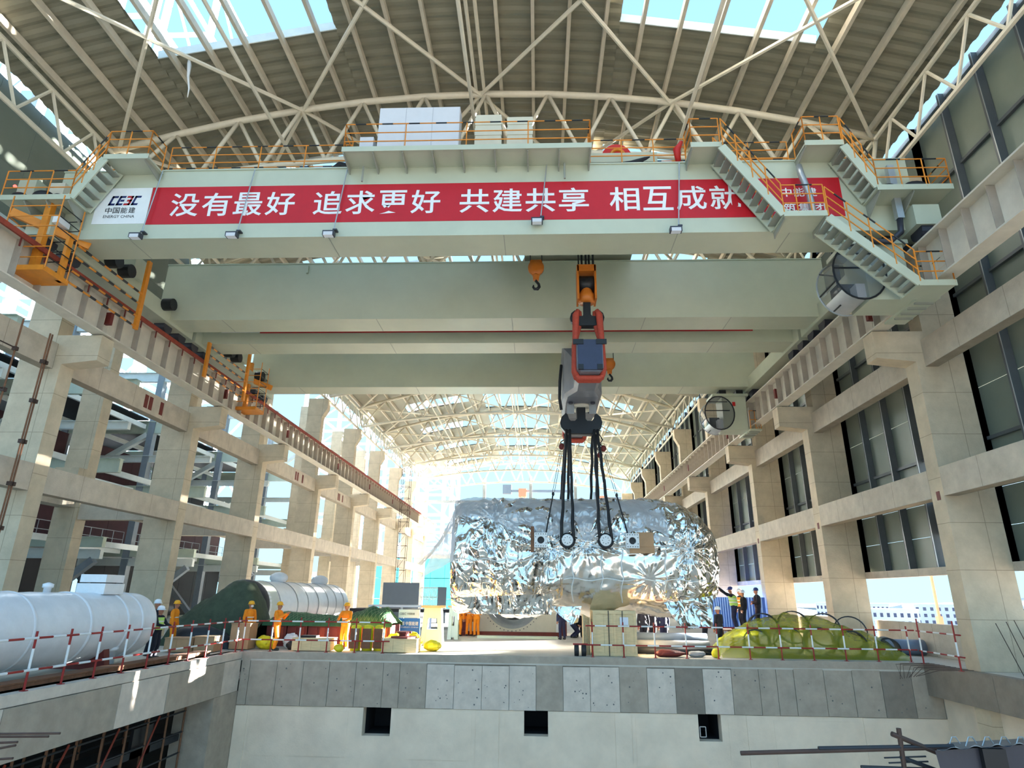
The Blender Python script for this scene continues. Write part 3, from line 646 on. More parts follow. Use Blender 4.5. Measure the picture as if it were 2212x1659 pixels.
    railing(t, [(12.4, cy - .18, 11.5), (13.0, cy - .18, 11.5), (13.0, cy + dl + .5, 11.5)], every=.35)
    return t
cr1 = crane_bridge('overhead_crane', 'near grey-green overhead crane carrying the red slogan banner', (18.86, 25.76), False)
cr2 = crane_bridge('overhead_crane', 'far grey-green overhead crane behind the near one', (28.66, 35.56), True)
# extras of the near crane: platforms, stairs, cabinets, lamps
YF = 18.86; Y0 = 17.9; t = cr1
def platform(x0, x1, z, brackets, ynear=Y0, drop=.34):
    o = MB().box(x0, x1, ynear, YF - .005, z - .06, z).build('walkway_platform', 'crane', t); MB().box(x0, x1, ynear - .02, ynear + .02, z - .1, z + .1).build('toe_board', 'crane', o)
    for x in brackets: MB().prism([(ynear + .05, z - .06), (ynear + .05, z - .14), (YF - .01, z - drop), (YF - .01, z - .06)], 0, x - .02, x + .02).build('platform_bracket', 'crane_dark', o)
    return o
platform(-6.9, 1.87, 16.92, [-6.85, -5.8, -4.75, -3.7, -2.65, -1.5, -.35, .75, 1.83])
railing(t, [(-6.85, Y0 + .9, 16.92), (-6.85, Y0 + .03, 16.92), (1.83, Y0 + .03, 16.92), (1.83, Y0 + .9, 16.92)], mids=(.35, .72), every=2.4)
cab_ = MB().box(-5.84, -2.86, 18.45, 19.0, 16.93, 19.2).build('switch_cabinet', 'panel_white', t)
for k in range(3):
    for z0, z1 in ((16.95, 17.65), (17.66, 18.42), (18.43, 19.18)): MB().box(-5.83 + k*.992, -4.86 + k*.992, 18.43, 18.46, z0, z1).build('cabinet_door', 'panel_white', cab_)
for x0, x1, zt in ((-2.27, -1.33, 18.85), (-1.1, -.2, 18.7)):
    o = MB().box(x0, x1, 18.5, 19.1, 16.93, zt).build('resistor_box', 'cabinet_beige', t)
    for k in range(4): MB().box(x0 - .02, x1 + .02, 18.47, 18.52, 17.0 + k*.46, 17.32 + k*.46).build('louvre_panel', 'cabinet_beige', o)
MB().box(-6.5, -6.0, 18.5, 18.9, 17.3, 17.95).build('junction_box', 'panel_white', t)
for x in (-6.3, .95): MB().tube((x, YF - .25, 16.1), (x, YF - .25, 16.75), .04, n=6).build('drain_pipe', 'crane_dark', t)
railing(t, [(-13.8, YF + .1, 16.9), (-6.95, YF + .1, 16.9)], mids=(.4, .75), every=1.6)
railing(t, [(1.9, YF + .1, 16.9), (5.35, YF + .1, 16.9)], mids=(.4, .75), every=1.3); railing(t, [(6.3, YF + .35, 16.9), (9.1, YF + .35, 16.9)], mids=(.4, .75), every=1.4)
railing(t, [(-17, YF + w_, 16.9) if False else (-17, YF + 1.3, 16.9), (12.3, YF + 1.3, 16.9)], mids=(.4, .75), every=2.2)
# left end: platform, stair up to the girder top
platform(-18.9, -16.3, 15.12, [-18.0, -17.2, -16.4], drop=.75); railing(t, [(-18.85, Y0, 15.12), (-16.35, Y0, 15.12)], mids=(.4, .75), every=.8)
stair(t, (-15.45, 16.72), (-16.32, 15.1), Y0 + .02, YF - .1, 5); platform(-15.5, -13.85, 16.78, [-14.0])
railing(t, [(-15.45, Y0, 16.78), (-13.9, Y0, 16.78), (-13.9, YF - .1, 16.78)], mids=(.4, .75), every=.75); railing(t, [(-16.35, Y0, 15.15), (-15.45, Y0, 16.75)], mids=(.4, .75), every=.6)
for x0, x1, z1, m in ((-18.75, -18.1, 16.2, 'crane'), (-17.6, -17.0, 16.0, 'cabinet_beige')): MB().box(x0, x1, 18.3, 18.75, 15.3, z1).build('control_box', m, t)
b_ = MB(); b_.ball((-18.35, 18.1, 15.28), .3, .2, .16); b_.ball((-17.5, 18.1, 15.3), .38, .22, .2); b_.ball((-16.95, 18.15, 15.25), .2, .2, .14); b_.build('cable_bundle', 'black_rubber', t, True)
MB().ball((-18.5, 17.95, 15.62), .06, n=8, m=6).build('warning_lamp', 'beacon', t, label='small glowing red warning lamp')
MB().box(-17.0, -16.75, 18.2, 18.7, 14.3, 14.55).build('work_lamp', 'white_paint', t)
# right end: stair from the girder top down to the cab, landings
platform(5.25, 6.3, 16.86, [5.3, 6.25]); railing(t, [(5.28, YF - .1, 16.86), (5.28, Y0, 16.86), (6.25, Y0, 16.86)], mids=(.4, .75), every=.9)
stair(t, (6.25, 16.7), (8.02, 13.98), Y0 - .1, YF - .15, 10); railing(t, [(6.3, Y0 - .12, 16.75), (8.02, Y0 - .12, 14.05)], mids=(.4, .75), every=.8); railing(t, [(6.3, YF - .13, 16.75), (8.02, YF - .13, 14.05)], mids=(.75,), every=.9)
platform(8.0, 9.4, 14.0, [8.05, 9.35], ynear=Y0 - .1, drop=.3); railing(t, [(8.03, Y0 - .1, 14.0), (9.38, Y0 - .1, 14.0)], mids=(.4, .75), every=.5)
stair(t, (9.4, 13.85), (11.85, 11.45), Y0 - .1, YF - .2, 12); railing(t, [(9.42, Y0 - .12, 13.9), (11.85, Y0 - .12, 11.5)], mids=(.4, .75), every=.9)
platform(11.8, 12.95, 11.45, [], ynear=Y0 - .1); railing(t, [(11.85, Y0 - .1, 11.45), (12.9, Y0 - .1, 11.45), (12.9, YF, 11.45)], mids=(.4, .75), every=.5)
platform(9.1, 10.4, 16.86, [9.15, 10.35]); railing(t, [(9.13, YF - .1, 16.86), (9.13, Y0, 16.86), (10.35, Y0, 16.86)], mids=(.4, .75), every=.7)
stair(t, (10.38, 16.75), (11.25, 15.08), Y0 + .02, YF - .1, 6); railing(t, [(10.4, Y0, 16.8), (11.25, Y0, 15.05)], mids=(.4, .75), every=.6)
platform(11.2, 13.65, 15.03, [11.3, 12.4], drop=.6); railing(t, [(11.25, Y0, 15.03), (13.6, Y0, 15.03), (13.6, YF, 15.03)], mids=(.4, .75), every=.8)
b_ = MB(); b_.ball((11.7, 18.15, 15.15), .28, .2, .16); b_.ball((12.6, 18.15, 15.2), .42, .22, .2); b_.ball((13.2, 18.2, 15.17), .3, .2, .16); b_.build('cable_bundle', 'black_rubber', t, True)
MB().box(12.0, 12.22, 18.4, 18.6, 14.2, 16.3).build('cable_trunk', 'galvanised', t); MB().path([(12.1, 18.5, 14.2), (12.05, 18.5, 13.7), (11.7, 18.6, 13.4), (11.2, 18.9, 13.6)], .1, 8).build('cable_elbow', 'dark_steel', t, True)
MB().path([(9.15, YF - .2, 16.5), (9.1, YF - .35, 16.1), (9.25, YF - .4, 15.2), (9.3, YF - .4, 14.2)], .11, 8).build('cable_trunk', 'galvanised', t, True)
rl = MB(); rl.tube((2.92, 19.3, 17.55), (2.92, 19.5, 17.55), .55, n=24); ro = rl.build('cable_reel', 'red', t); MB().path([(2.95 + .24*math.cos(2*PI*k/16), 19.28, 17.6 + .24*math.sin(2*PI*k/16)) for k in range(16)], .06, 6, True).build('reel_hub', 'orange', ro)
MB().path([(2.3, 19.2, 17.05), (3.4, 19.2, 17.1), (4.1, 19.25, 17.4)], [.05, .14, .1], 8).build('black_hose', 'black_rubber', t, True)
MB().path([(-7.7, 19.2, 17.0), (-7.4, 19.2, 17.3), (-7.0, 19.2, 17.2), (-6.95, 19.2, 17.0)], .12, 8).build('black_hose', 'black_rubber', t, True)
MB().path([(5.05, 18.9, 16.95), (5.0, 18.8, 17.4), (5.2, 18.8, 17.75)], [.1, .14, .06], 8).build('red_siren', 'red', t, True)
for x, z in ((-14.19, 13.9), (-10.72, 13.9), (-7.28, 13.9), (-.03, 14.32), (4.69, 13.9)):
    o = MB().box(x - .2, x + .2, YF - .33, YF - .12, z - .02, z + .16).build('floodlight', 'dark_steel', t); MB().box(x - .16, x + .16, YF - .345, YF - .15, z - .035, z + .1).build('lamp_lens', 'lamp_glass', o)
    MB().tube((x + .12, YF - .16, z + .16), (x + .35, YF - .1, 16.8), .022, n=6).build('hanger_rod', 'galvanised', o); MB().box(x + .1, x + .25, YF - .2, YF, z + .25, z + .3).build('lamp_bracket', 'dark_steel', o)
# ------------------------------------------------------------------ banners
def banner(yf, label, text):
    b = thing('slogan_banner', label, 'banner', (XM, yf, 14.6)); y = yf - .012
    MB().box(-14.12, 10.55, y, yf - .002, 14.58, 16.15).build('red_cloth', 'banner_red', b); MB().box(-16.12, -14.14, y, yf - .002, 14.62, 16.14).build('white_cloth', 'white_paint', b)
    if not text: return b
    y -= .004; h = .98; z = 14.9
    for s, px0, px1 in (('没有最好', 370, 637), ('追求更好', 678, 951), ('共建共享', 993, 1272), ('相互成就', 1317, 1600)):
        xa = onY(px0, 440, yf).x; xb3 = onY(px1, 440, yf).x; pitch = (xb3 - xa + .12) / 4
        for k, ch in enumerate(s): letters(b, ch, xa + k*pitch, y, z, h, 'white_paint', .012, pitch - .12, 'character')
    for s, px0, px1, py, hh in (('中能建', 1690, 1768, 425, .36), ('建筑集团', 1660, 1782, 458, .36)):
        xa = onY(px0, 440, yf).x; xb3 = onY(px1, 440, yf).x; pitch = (xb3 - xa + .06) / len(s); z0 = onY(1730, py, yf).z
        for k, ch in enumerate(s): letters(b, ch, xa + k*pitch, y, z0, hh, 'white_paint', .012, pitch - .06, 'character')
    # emblem: four slanted block letters, one in red
    def glyph(x, w, kind, m):
        z0, z1 = 15.4, 15.8; th = .085; g = MB(); sh = .12
        P_ = lambda a, c: (x + a*w + sh*(c), y, z0 + c*(z1-z0))
        def quad(a0, a1, c0, c1): g.add([P_(a0,c0), P_(a1,c0), P_(a1,c1), P_(a0,c1)], [(0,1,2,3)])
        q = th/(z1-z0); v_ = th/w
        if kind == 'mirror': quad(1-v_,1,0,1); quad(0,1,1-q,1); quad(0,1,0,q); quad(.25,1,.5-q/2,.5+q/2)
        else:
            quad(0,v_,0,1); quad(0,1,1-q,1); quad(0,1,0,q)
            if kind == 'E': quad(.4,1,.5-q/2,.5+q/2); 
            if kind == 'G': quad(.45,1,.5-q/2,.5+q/2); quad(1-v_,1,0,.5)
        g.build('emblem_letter', m, b)
    for k, (kd, m) in enumerate((('C','logo_navy'), ('E','logo_navy'), ('mirror','logo_red'), ('C','logo_navy'))): glyph(-15.68 + k*.285, .24, kd, m)
    for k, ch in enumerate('中国能建'): letters(b, ch, -15.72 + k*.29, y, 15.06, .25, 'ink', .012, .25, 'character')
    letters(b, 'ENERGY CHINA', -15.74, y, 14.87, .12, 'ink', .008, 1.16, 'lettering')
    return b
banner(18.86, 'long red banner with white Chinese slogan on the near crane girder', True)
banner(28.66, 'red banner on the far crane girder, mostly hidden', False)
# ------------------------------------------------------------------ hook blocks, lifting beam, slings
BX = 1.97
HORN = [(.2, 1.45), (.2, .7), (.28, .6), (.5, .6), (.58, .7), (.66, .98), (.86, .8), (.93, .55), (.88, .32), (.72, .12), (.45, 0)]
def ramshorn(mb, x, y, zbot, k, th):
    """anchor-shaped double hook: stem and two upturned horns, rounded by a narrower outer layer"""
    for f, t0 in ((1.0, th*.55), (.93, th)):
        half = [(x + a*k*f, zbot + (.35 + (c - .35)*f)*k) for a, c in HORN]; mb.prism(half + [(2*x - a, c) for a, c in reversed(half)], 1, y - t0/2, y + t0/2)
def hook_block(yy, label, ztop, s=1.0, ropes=True):
    h = thing('hook_block', label, 'crane hook', (BX, yy, 12.3), 'main hook blocks')
    f = MB()
    for d in (-1, 1): f.box(BX + d*.35 - .04, BX + d*.35 + .04, yy - .38, yy + .38, 13.4, ztop)
    f.build('side_plates', 'hook_orange', h); MB().box(BX - .37, BX + .37, yy - .38, yy + .38, ztop - .28, ztop + .02).build('top_housing', 'hook_orange', h)
    MB().tube((BX - .33, yy, 14.2), (BX + .33, yy, 14.2), .36, n=20).build('sheaves', 'black', h, True); MB().lathe([(.34, 0), (.34, .3), (.26, .45), (.26, .62), (.16, .66)], (BX, yy, 13.38), n=18).build('swivel_head', 'hook_orange', h, True)
    m = MB(); ramshorn(m, BX, yy, 12.3, .74, .34); m.build('double_hook', 'black', h)
    for k in range(5): MB().tube((BX - .3 + .15*k, yy + .1*((k % 2)*2-1), ztop), (BX - .3 + .15*k, yy + .1*((k % 2)*2-1), 17.25), .03 if k in (0,) else .045, n=6).build('hoist_rope', 'black_rubber', h)
    return h
hook_block(23.0, 'large orange hook block on the near crane with black double hook', 14.92)
hook_block(32.8, 'large orange hook block on the far crane behind the lifting beam', 14.92)
def small_hook(x, yy, z0, label):
    h = thing('auxiliary_hook', label, 'crane hook', (x, yy, z0), 'small auxiliary hook blocks')
    b = MB(); b.lathe([(.1, -.09), (.33, -.09), (.33, .09), (.1, .09)], (x, yy, z0 + .95), axis=(0,1,0), n=24); b.build('sheave_cover', 'hook_orange', h, True)
    MB().prism([(x - .3, z0 + 1.0), (x - .11, z0 + .5), (x + .11, z0 + .5), (x + .3, z0 + 1.0), (x + .22, z0 + 1.3), (x - .22, z0 + 1.3)], 1, yy - .07, yy + .07).build('hook_cheek', 'hook_orange', h); MB().lathe([(.12, .38), (.14, .6), (.1, .66)], (x, yy, z0), n=12).build('swivel', 'hook_orange', h)
    MB().path([(x + .02, yy, z0 + .42), (x, yy, z0 + .34), (x + .11, yy, z0 + .2), (x + .13, yy, z0 + .08), (x + .06, yy, z0 - .02), (x - .06, yy, z0 - .02), (x - .12, yy, z0 + .07), (x - .1, yy, z0 + .16)], [.05, .06, .06, .07, .07, .06, .05, .025], 8).build('single_hook', 'black', h, True)
    for d in (-.24, .24): MB().tube((x + d, yy, z0 + 1.0), (x + d, yy, 17.2), .022, n=6).build('hoist_rope', 'black_rubber', h)
small_hook(-.08, 23.0, 14.05, 'small orange auxiliary hook left of the main hook on the near crane')
small_hook(3.97, 32.8, 13.45, 'small orange auxiliary hook right of the lifting beam on the far crane')
lb = thing('lifting_beam', 'dark grey lifting beam slung between both cranes with central double hook', 'lifting beam', (BX, 27.9, 9.3))
secs = [(22.2, .5, 10.15, 11.45), (24.6, .5, 10.15, 11.6), (26.2, .82, 10.4, 12.7), (27.2, .85, 10.45, 13.1), (28.6, .85, 10.45, 13.1), (29.6, .82, 10.4, 12.7), (31.2, .5, 10.15, 11.6), (33.6, .5, 10.15, 11.45)]
bm_ = MB(); vs = []
for y, hw, z0, z1 in secs: vs += [(BX - hw, y, z0 + .15), (BX - hw + .15, y, z0), (BX + hw - .15, y, z0), (BX + hw, y, z0 + .15), (BX + hw, y, z1), (BX - hw, y, z1)]
n6 = 6; fs = [(i*n6 + k, i*n6 + (k+1) % n6, (i+1)*n6 + (k+1) % n6, (i+1)*n6 + k) for i in range(len(secs)-1) for k in range(n6)] + [tuple(range(5, -1, -1)), tuple(range((len(secs)-1)*6, len(secs)*6))]
bm_.add(vs, fs); bm_.build('beam_body', 'grey_steel', lb)
ep = MB().box(BX - .46, BX + .46, 22.12, 22.2, 10.2, 11.42).build('end_plate', 'blue_steel', lb)
for dx in (-1, 1):
    MB().box(BX + dx*.44 - .2, BX + dx*.44 + .2, 22.08, 22.16, 11.22, 11.42).build('corner_block', 'black', ep); MB().box(BX + dx*.36 - .1, BX + dx*.36 + .1, 22.08, 22.16, 10.2, 10.4).build('corner_block', 'black', ep)
MB().lathe([(.62, 0), (.62, .1), (.3, .12)], (BX, 27.9, 10.35), n=28).build('hub_ring', 'casing', lb, True)
m = MB(); ramshorn(m, BX, 27.9, 9.1, 1.04, .6); m.build('double_hook', 'black', lb)
for dx in (-.5, .5):
    MB().box(BX + dx - .16, BX + dx + .16, 27.3, 27.34, 9.95, 10.47).build('lock_plate', 'pipe_grey', lb)
    for yy in (27.1, 28.7): MB().tube((BX + dx, yy, 10.36), (BX + dx, yy, 10.6), .1, n=10).build('anchor_bolt', 'dark_steel', lb)
MB().path([(BX - .9, 27.0, 12.2), (BX - .98, 27.0, 11.4), (BX - 1.0, 27.1, 10.6), (BX - .92, 27.2, 10.1)], .07, 6).build('side_cable', 'black_rubber', lb, True)
def sling(yy, label):
    s = thing('round_sling', label, 'sling', (BX, yy, 10), 'red lifting slings on the beam')
    for d in (-1, 1):
        g = MB(); g.path([(BX + d*.36, yy, 12.95), (BX + d*.46, yy, 12.75), (BX + d*.52, yy - .1, 11.5), (BX + d*.56, yy - .1, 10.4), (BX + d*.48, yy - .1, 10.12)], [.09, .14, .11, .11, .11], 8); g.build('sling_leg', 'sling', s, True)
        g = MB(); g.path([(BX + d*.3, yy + .15, 12.95), (BX + d*.3, yy + .2, 12.5), (BX + d*.54, yy + .25, 11.5), (BX + d*.57, yy + .25, 10.4), (BX + d*.48, yy + .25, 10.12)], [.08, .11, .1, .1, .1], 8); g.build('sling_leg', 'sling', s, True)
    for dy in (-.1, .08, .25): MB().path([(BX - .52, yy + dy, 10.2), (BX - .4, yy + dy, 10.05), (BX + .4, yy + dy, 10.05), (BX + .52, yy + dy, 10.2)], .1, 8).build('sling_saddle', 'sling', s, True)
sling(22.75, 'orange-red sling from the near hook round the beam end'); sling(32.8, 'orange-red sling from the far hook round the beam end')
# ------------------------------------------------------------------ wrapped generator stator
SX0, SX1, SY, SZ, SA, SB = -3.55, 7.4, 28.0, 3.75, 2.2, 2.3
def hull(u, a, off=0.):
    """u 0..1 along X, angle a: 0 = front (-Y), PI/2 = top"""
    x = SX0 + (SX1 - SX0) * u; e = 2.25
    c, s = math.cos(a), math.sin(a); k = (abs(c)**e + abs(s)**e) ** (-1/e)
    sc_ = 1.0
    if x > 5.3: q = min(1, (x - 5.3) / 2.12); sc_ = (1 - q**2.6 * .72) ** .62
    if x < -3.2: q = (-3.2 - x) / .36; sc_ *= 1 - .10 * q * q
    up = 1.0 if s < 0 else 1 - .03 * max(0, x - 4)
    low = 1 - (.05 * math.sin(x * 2.1) if s < -.5 else 0)
    return V(x, SY - (SA * sc_ + off) * c * k, SZ + (SB * (sc_ if s > 0 else .45 + .55 * sc_) * up * low + off) * s * k)
TIES = [(1.9, 4.05, 1.6), (6.0, 3.9, 1.5), (-1.9, 5.2, 1.5), (.5, 4.0, 1.2), (4.4, 2.8, 1.0)]
def crease(p, a):
    q = p * .8; d = (abs(mnoise.noise(q * 1.3)) * .2 + abs(mnoise.noise(q * 3.1 + V(7,1,3))) * .12 + abs(mnoise.noise(q * 7.0 + V(2,9,4))) * .03 + mnoise.noise(q * .6) * .1)
    if math.cos(a) > -.2:
        for tx_, tz_, r_ in TIES:
            dx, dz = p.x - tx_, p.z - tz_; rr = math.hypot(dx, dz); an = math.atan2(dz, dx)
            d += .11 * math.exp(-(rr / r_) ** 2) * math.sin(an * 13 + 2 * mnoise.noise(p * 1.1)) * min(1, rr / .3) - .1 * math.exp(-(rr / .28) ** 2)
    smooth_low = 1.0
    if p.z < 3.7 and .9 < p.x < 5.4: smooth_low = .35; d += .05 * abs(math.sin(p.x * 3.3 + .5 * p.z)) ** 8
    return d * smooth_low
st_ = thing('wrapped_stator', 'huge generator stator wrapped in silver foil hanging from black slings', 'machine', (1.9, SY, 1.45))
NU, NV = 330, 230
hm = MB(); vs = []
for j in range(NV):
    u = j / (NV - 1)
    for i in range(NU):
        a = 2 * PI * i / NU - PI; p = hull(u, a); n_ = V(0, -math.cos(a), math.sin(a)); vs.append(p + n_ * crease(p, a) * (.2 + .8 * min(1, 6 * u, 6 * (1 - u) + .4)))
fs = [(j*NU + i, (j+1)*NU + i, (j+1)*NU + (i+1) % NU, j*NU + (i+1) % NU) for j in range(NV - 1) for i in range(NU)]
cL, cR = len(vs), len(vs) + 1; vs += [V(SX0 - .05, SY, SZ), V(SX1 + .1, SY, SZ - .3)]
fs += [(cL, i, (i+1) % NU) for i in range(NU)] + [(cR, (NV-1)*NU + (i+1) % NU, (NV-1)*NU + i) for i in range(NU)]
hm.add(vs, fs)
hm.mi = [1 if (.85 < vs[f[0]].x < 5.3 + .6*math.sin(vs[f[0]].z*2) and vs[f[0]].z < 3.85 and vs[f[0]].y < SY) else 0 for f in fs]
hm.build('foil_wrap', ['foil', 'foil_smooth'], st_, True)
# hanging foil flaps under the belly
def flap(pts, name='foil_flap', m='foil', nu=14, nv=10, amp=.05):
    a, b, c, d = [V(p) for p in pts]; g = MB()
    def f(u, v):
        p = a.lerp(b, u).lerp(d.lerp(c, u), v); return p + V(.3, 1, .3) * (mnoise.noise(p * 2.3) * amp + abs(mnoise.noise(p * 5)) * amp)
    g.grid(f, nu, nv); return g.build(name, m, st_, True)
flap([(.5, 26.3, 1.7), (1.7, 26.2, 1.75), (1.55, 26.2, 1.15), (1.25, 26.2, 1.05)])
flap([(4.9, 26.1, 1.9), (6.9, 26.4, 2.2), (6.7, 26.0, 1.05), (5.5, 25.8, .95)])
flap([(-3.5, 26.0, 2.0), (.6, 25.95, 2.2), (.5, 26.1, 1.42), (-2.6, 26.2, 1.4)], nu=24)
# clear plastic over the top, blown out at the left end
fm = MB()
def film(u, v):
    x = -3.5 + 8.7 * u
    zlow = 5.35 - .9 * min(1, max(0, (x + 3.2) / 3.4)) + .1 * math.sin(x * 2.3)
    uu = min(.995, max(.005, (x - SX0) / (SX1 - SX0))); alo = math.asin(max(-.2, min(1, (zlow - SZ) / SB))) * .95 - .05
    a = alo + (PI * .8 - alo) * v; p = hull(uu, a, .09); return p + V(0, -math.cos(a), math.sin(a)) * (abs(mnoise.noise(p * 1.1)) * .1 + abs(mnoise.noise(p * 3.2)) * .05)
fm.grid(film, 70, 36); fm.build('plastic_sheet', 'clear_film', st_, True)
sm = MB()
def sail(u, v):
    top = V(-3.45, 26.3 + 3.2 * v, 5.95); bot = V(-4.85, 26.2 + 1.2 * v, 3.3).lerp(V(-3.85, 26.0, 2.75), 0); p = top.lerp(bot, u); p.z += .12 * math.sin(6 * v + 3 * u); p.x += .35 * math.sin(PI * u) * (1 - v) + .06 * mnoise.noise(p * 2); return p
sm.grid(sail, 20, 14); sm.build('plastic_sheet', 'white_film', st_, True)
s2 = MB(); s2.grid(lambda u, v: V(-3.4 - 1.35 * u * v + .06 * mnoise.noise(V(u*4, v*4, 1)), 25.85 + .35 * u, 5.6 - 2.2 * v - .65 * u * v + .5 * (1-v) * 0), 14, 18); s2.build('plastic_sheet', 'white_film', st_, True)
yf = SY - SA - .3
for x in (1.15, 2.66):
    o = MB().lathe([(.235, 0), (.235, .16), (.2, .18)], (x, yf + .1, 4.22), axis=(0,-1,0), n=28).build('lifting_trunnion', 'white_paint', st_, True)
    MB().lathe([(.29, 0), (.29, .1)], (x, yf + .1, 4.22), axis=(0,-1,0), n=28).build('trunnion_rim', 'black', o, True)
    b = MB()
    for k in range(8): b.tube((x + .13*math.cos(k*PI/4), yf - .085, 4.22 + .13*math.sin(k*PI/4)), (x + .13*math.cos(k*PI/4), yf - .07, 4.22 + .13*math.sin(k*PI/4)), .018, n=6)
    b.build('bolt_circle', 'ink', o)
    MB().tube((x, SY + SA + .05, 4.22), (x, SY + SA + .35, 4.22), .25, n=20).build('lifting_trunnion', 'white_paint', st_)
for x in (.1, 3.72):
    pl = MB(); z = 4.22; n = 24
    ring = [(x + .14*math.cos(2*PI*k/n), z + .14*math.sin(2*PI*k/n)) for k in range(n)]; sq = []
    for k in range(n):
        a = 2*PI*k/n; m_ = .26 / max(abs(math.cos(a)), abs(math.sin(a))); sq.append((x + m_*math.cos(a), z + m_*1.1*math.sin(a)))
    y0, y1 = yf - .02, yf + .2
    pl.add([(p[0], y0, p[1]) for p in ring] + [(p[0], y0, p[1]) for p in sq] + [(p[0], y1, p[1]) for p in ring] + [(p[0], y1, p[1]) for p in sq],
           [(k, (k+1) % n, n + (k+1) % n, n + k) for k in range(n)] + [(n + k, n + (k+1) % n, 3*n + (k+1) % n, 3*n + k) for k in range(n)] + [(k, 2*n + k, 2*n + (k+1) % n, (k+1) % n) for k in range(n)])
    o = pl.build('flange_plate', 'white_paint', st_); MB().tube((x, yf + .12, z), (x, yf + .2, z), .15, n=18).build('flange_bore', 'pipe_dark', o)
    b = MB()
    for sx_ in (-.19, -.1, 0, .1, .19):
        for sz_ in (-.23, .23): b.tube((x + sx_, yf - .03, z + sz_), (x + sx_, yf, z + sz_), .02, n=6)
    for sz_ in (-.12, .12):
        for sx_ in (-.21, .21): b.tube((x + sx_, yf - .03, z + sz_), (x + sx_, yf, z + sz_), .02, n=6)
    b.build('bolt_holes', 'ink', o)
MB().box(-.3, -.17, yf + .02, yf + .1, 3.75, 4.75).build('wood_packing', 'wood_dark', st_)
MB().box(3.9, 4.55, yf + .02, yf + .06, 4.0, 4.55).build('cardboard_patch', 'cardboard', st_); MB().box(3.6, 4.57, yf + .04, yf + .08, 3.75, 4.05).build('cardboard_patch', 'cardboard', st_)
for z, x0, x1 in ((2.75, 1.0, 6.6), (4.0, .6, 6.2), (3.45, -3.3, .6)):
    pts = [(x0 + (x1-x0)*k/20, hull((x0 + (x1-x0)*k/20 - SX0)/(SX1-SX0), -math.asin((SZ - z)/SB) if z < SZ else math.asin((z-SZ)/SB)).y - .16, z + .05*math.sin(k*1.3)) for k in range(21)]
    MB().path(pts, .018, 5).build('tie_cord', 'white_paint', st_)
for x in (1.35, 2.5, 3.3, 5.0):
    MB().path([(x + .05*math.sin(k*2.), hull((x - SX0)/(SX1-SX0), math.asin(max(-.99, min(.99, (4.0 - k*.3 - SZ)/SB)))).y - .12, 4.0 - k*.3) for k in range(8)], .022, 5).build('foil_seam', 'white_paint', st_)
# black rope slings from the double hook to the trunnions
HK = [(BX - .62, 27.9, 9.35), (BX + .62, 27.9, 9.35)]
def rope_sling(x, front, hk, label):
    y = yf - .03 if front else SY + SA + .2
    s = thing('rope_sling', label, 'sling', (x, y, 4.0), 'black rope slings carrying the stator')
    for d in (-.24, .24):
        pts = []
        for k in range(9):
            q = k / 8; p = V(x + d, y, 4.3).lerp(V(hk[0] + d * .3, hk[1] + (-.42 if front else .42), hk[2] - .1), q); pts.append(p + V(.02*math.sin(k*3 + x), 0, 0))
        MB().path(pts, [.062 + .008*(k % 2) for k in range(9)], 8).build('rope_leg', 'black_rubber', s, True)
    MB().path([(x + .27*math.cos(a), y, 4.22 + .27*math.sin(a)) for a in [PI + PI*k/10 for k in range(11)]], .06, 8).build('rope_bight', 'black_rubber', s, True)
rope_sling(1.15, True, HK[0], 'black rope sling to the left front trunnion'); rope_sling(2.66, True, HK[1], 'black rope sling to the right front trunnion')
rope_sling(1.15, False, HK[0], 'black rope sling to the left rear trunnion behind the foil'); rope_sling(2.66, False, HK[1], 'black rope sling to the right rear trunnion behind the foil')
def hoist(hk, tgt, zb_, label):
    s = thing('chain_hoist', label, 'chain hoist', tgt, 'chain hoists beside the slings'); a = V(hk); t_ = V(tgt); b = a.lerp(t_, zb_)
    MB().path([a, a.lerp(b, .4) + V(.08,0,0), b.lerp(a, .35) + V(-.08,0,0), b], .025, 6).build('sling_loop', 'black_rubber', s); MB().ball(b, .13, .1, .15).build('hoist_body', 'primer', s, True)
    for d in (-.04, .04): MB().tube(b + V(d,0,-.1), b.lerp(t_, .55) + V(d,0,0), .012, n=5).build('hoist_chain', 'dark_steel', s)
    MB().ball(b.lerp(t_, .57), .06, .06, .09).build('chain_hook', 'black', s, True); MB().tube(b.lerp(t_, .58), t_, .03, n=6).build('wire_leg', 'black_rubber', s)
hoist((BX - .8, 27.7, 9.1), (.3, yf, 4.45), .14, 'red chain hoist left of the slings'); hoist((BX + .8, 27.7, 9.1), (3.55, yf, 4.45), .16, 'red chain hoist right of the slings')
hoist((BX + .75, 28.1, 9.1), (3.4, SY + SA, 5.2), .2, 'dark chain hoist hanging behind the right slings')
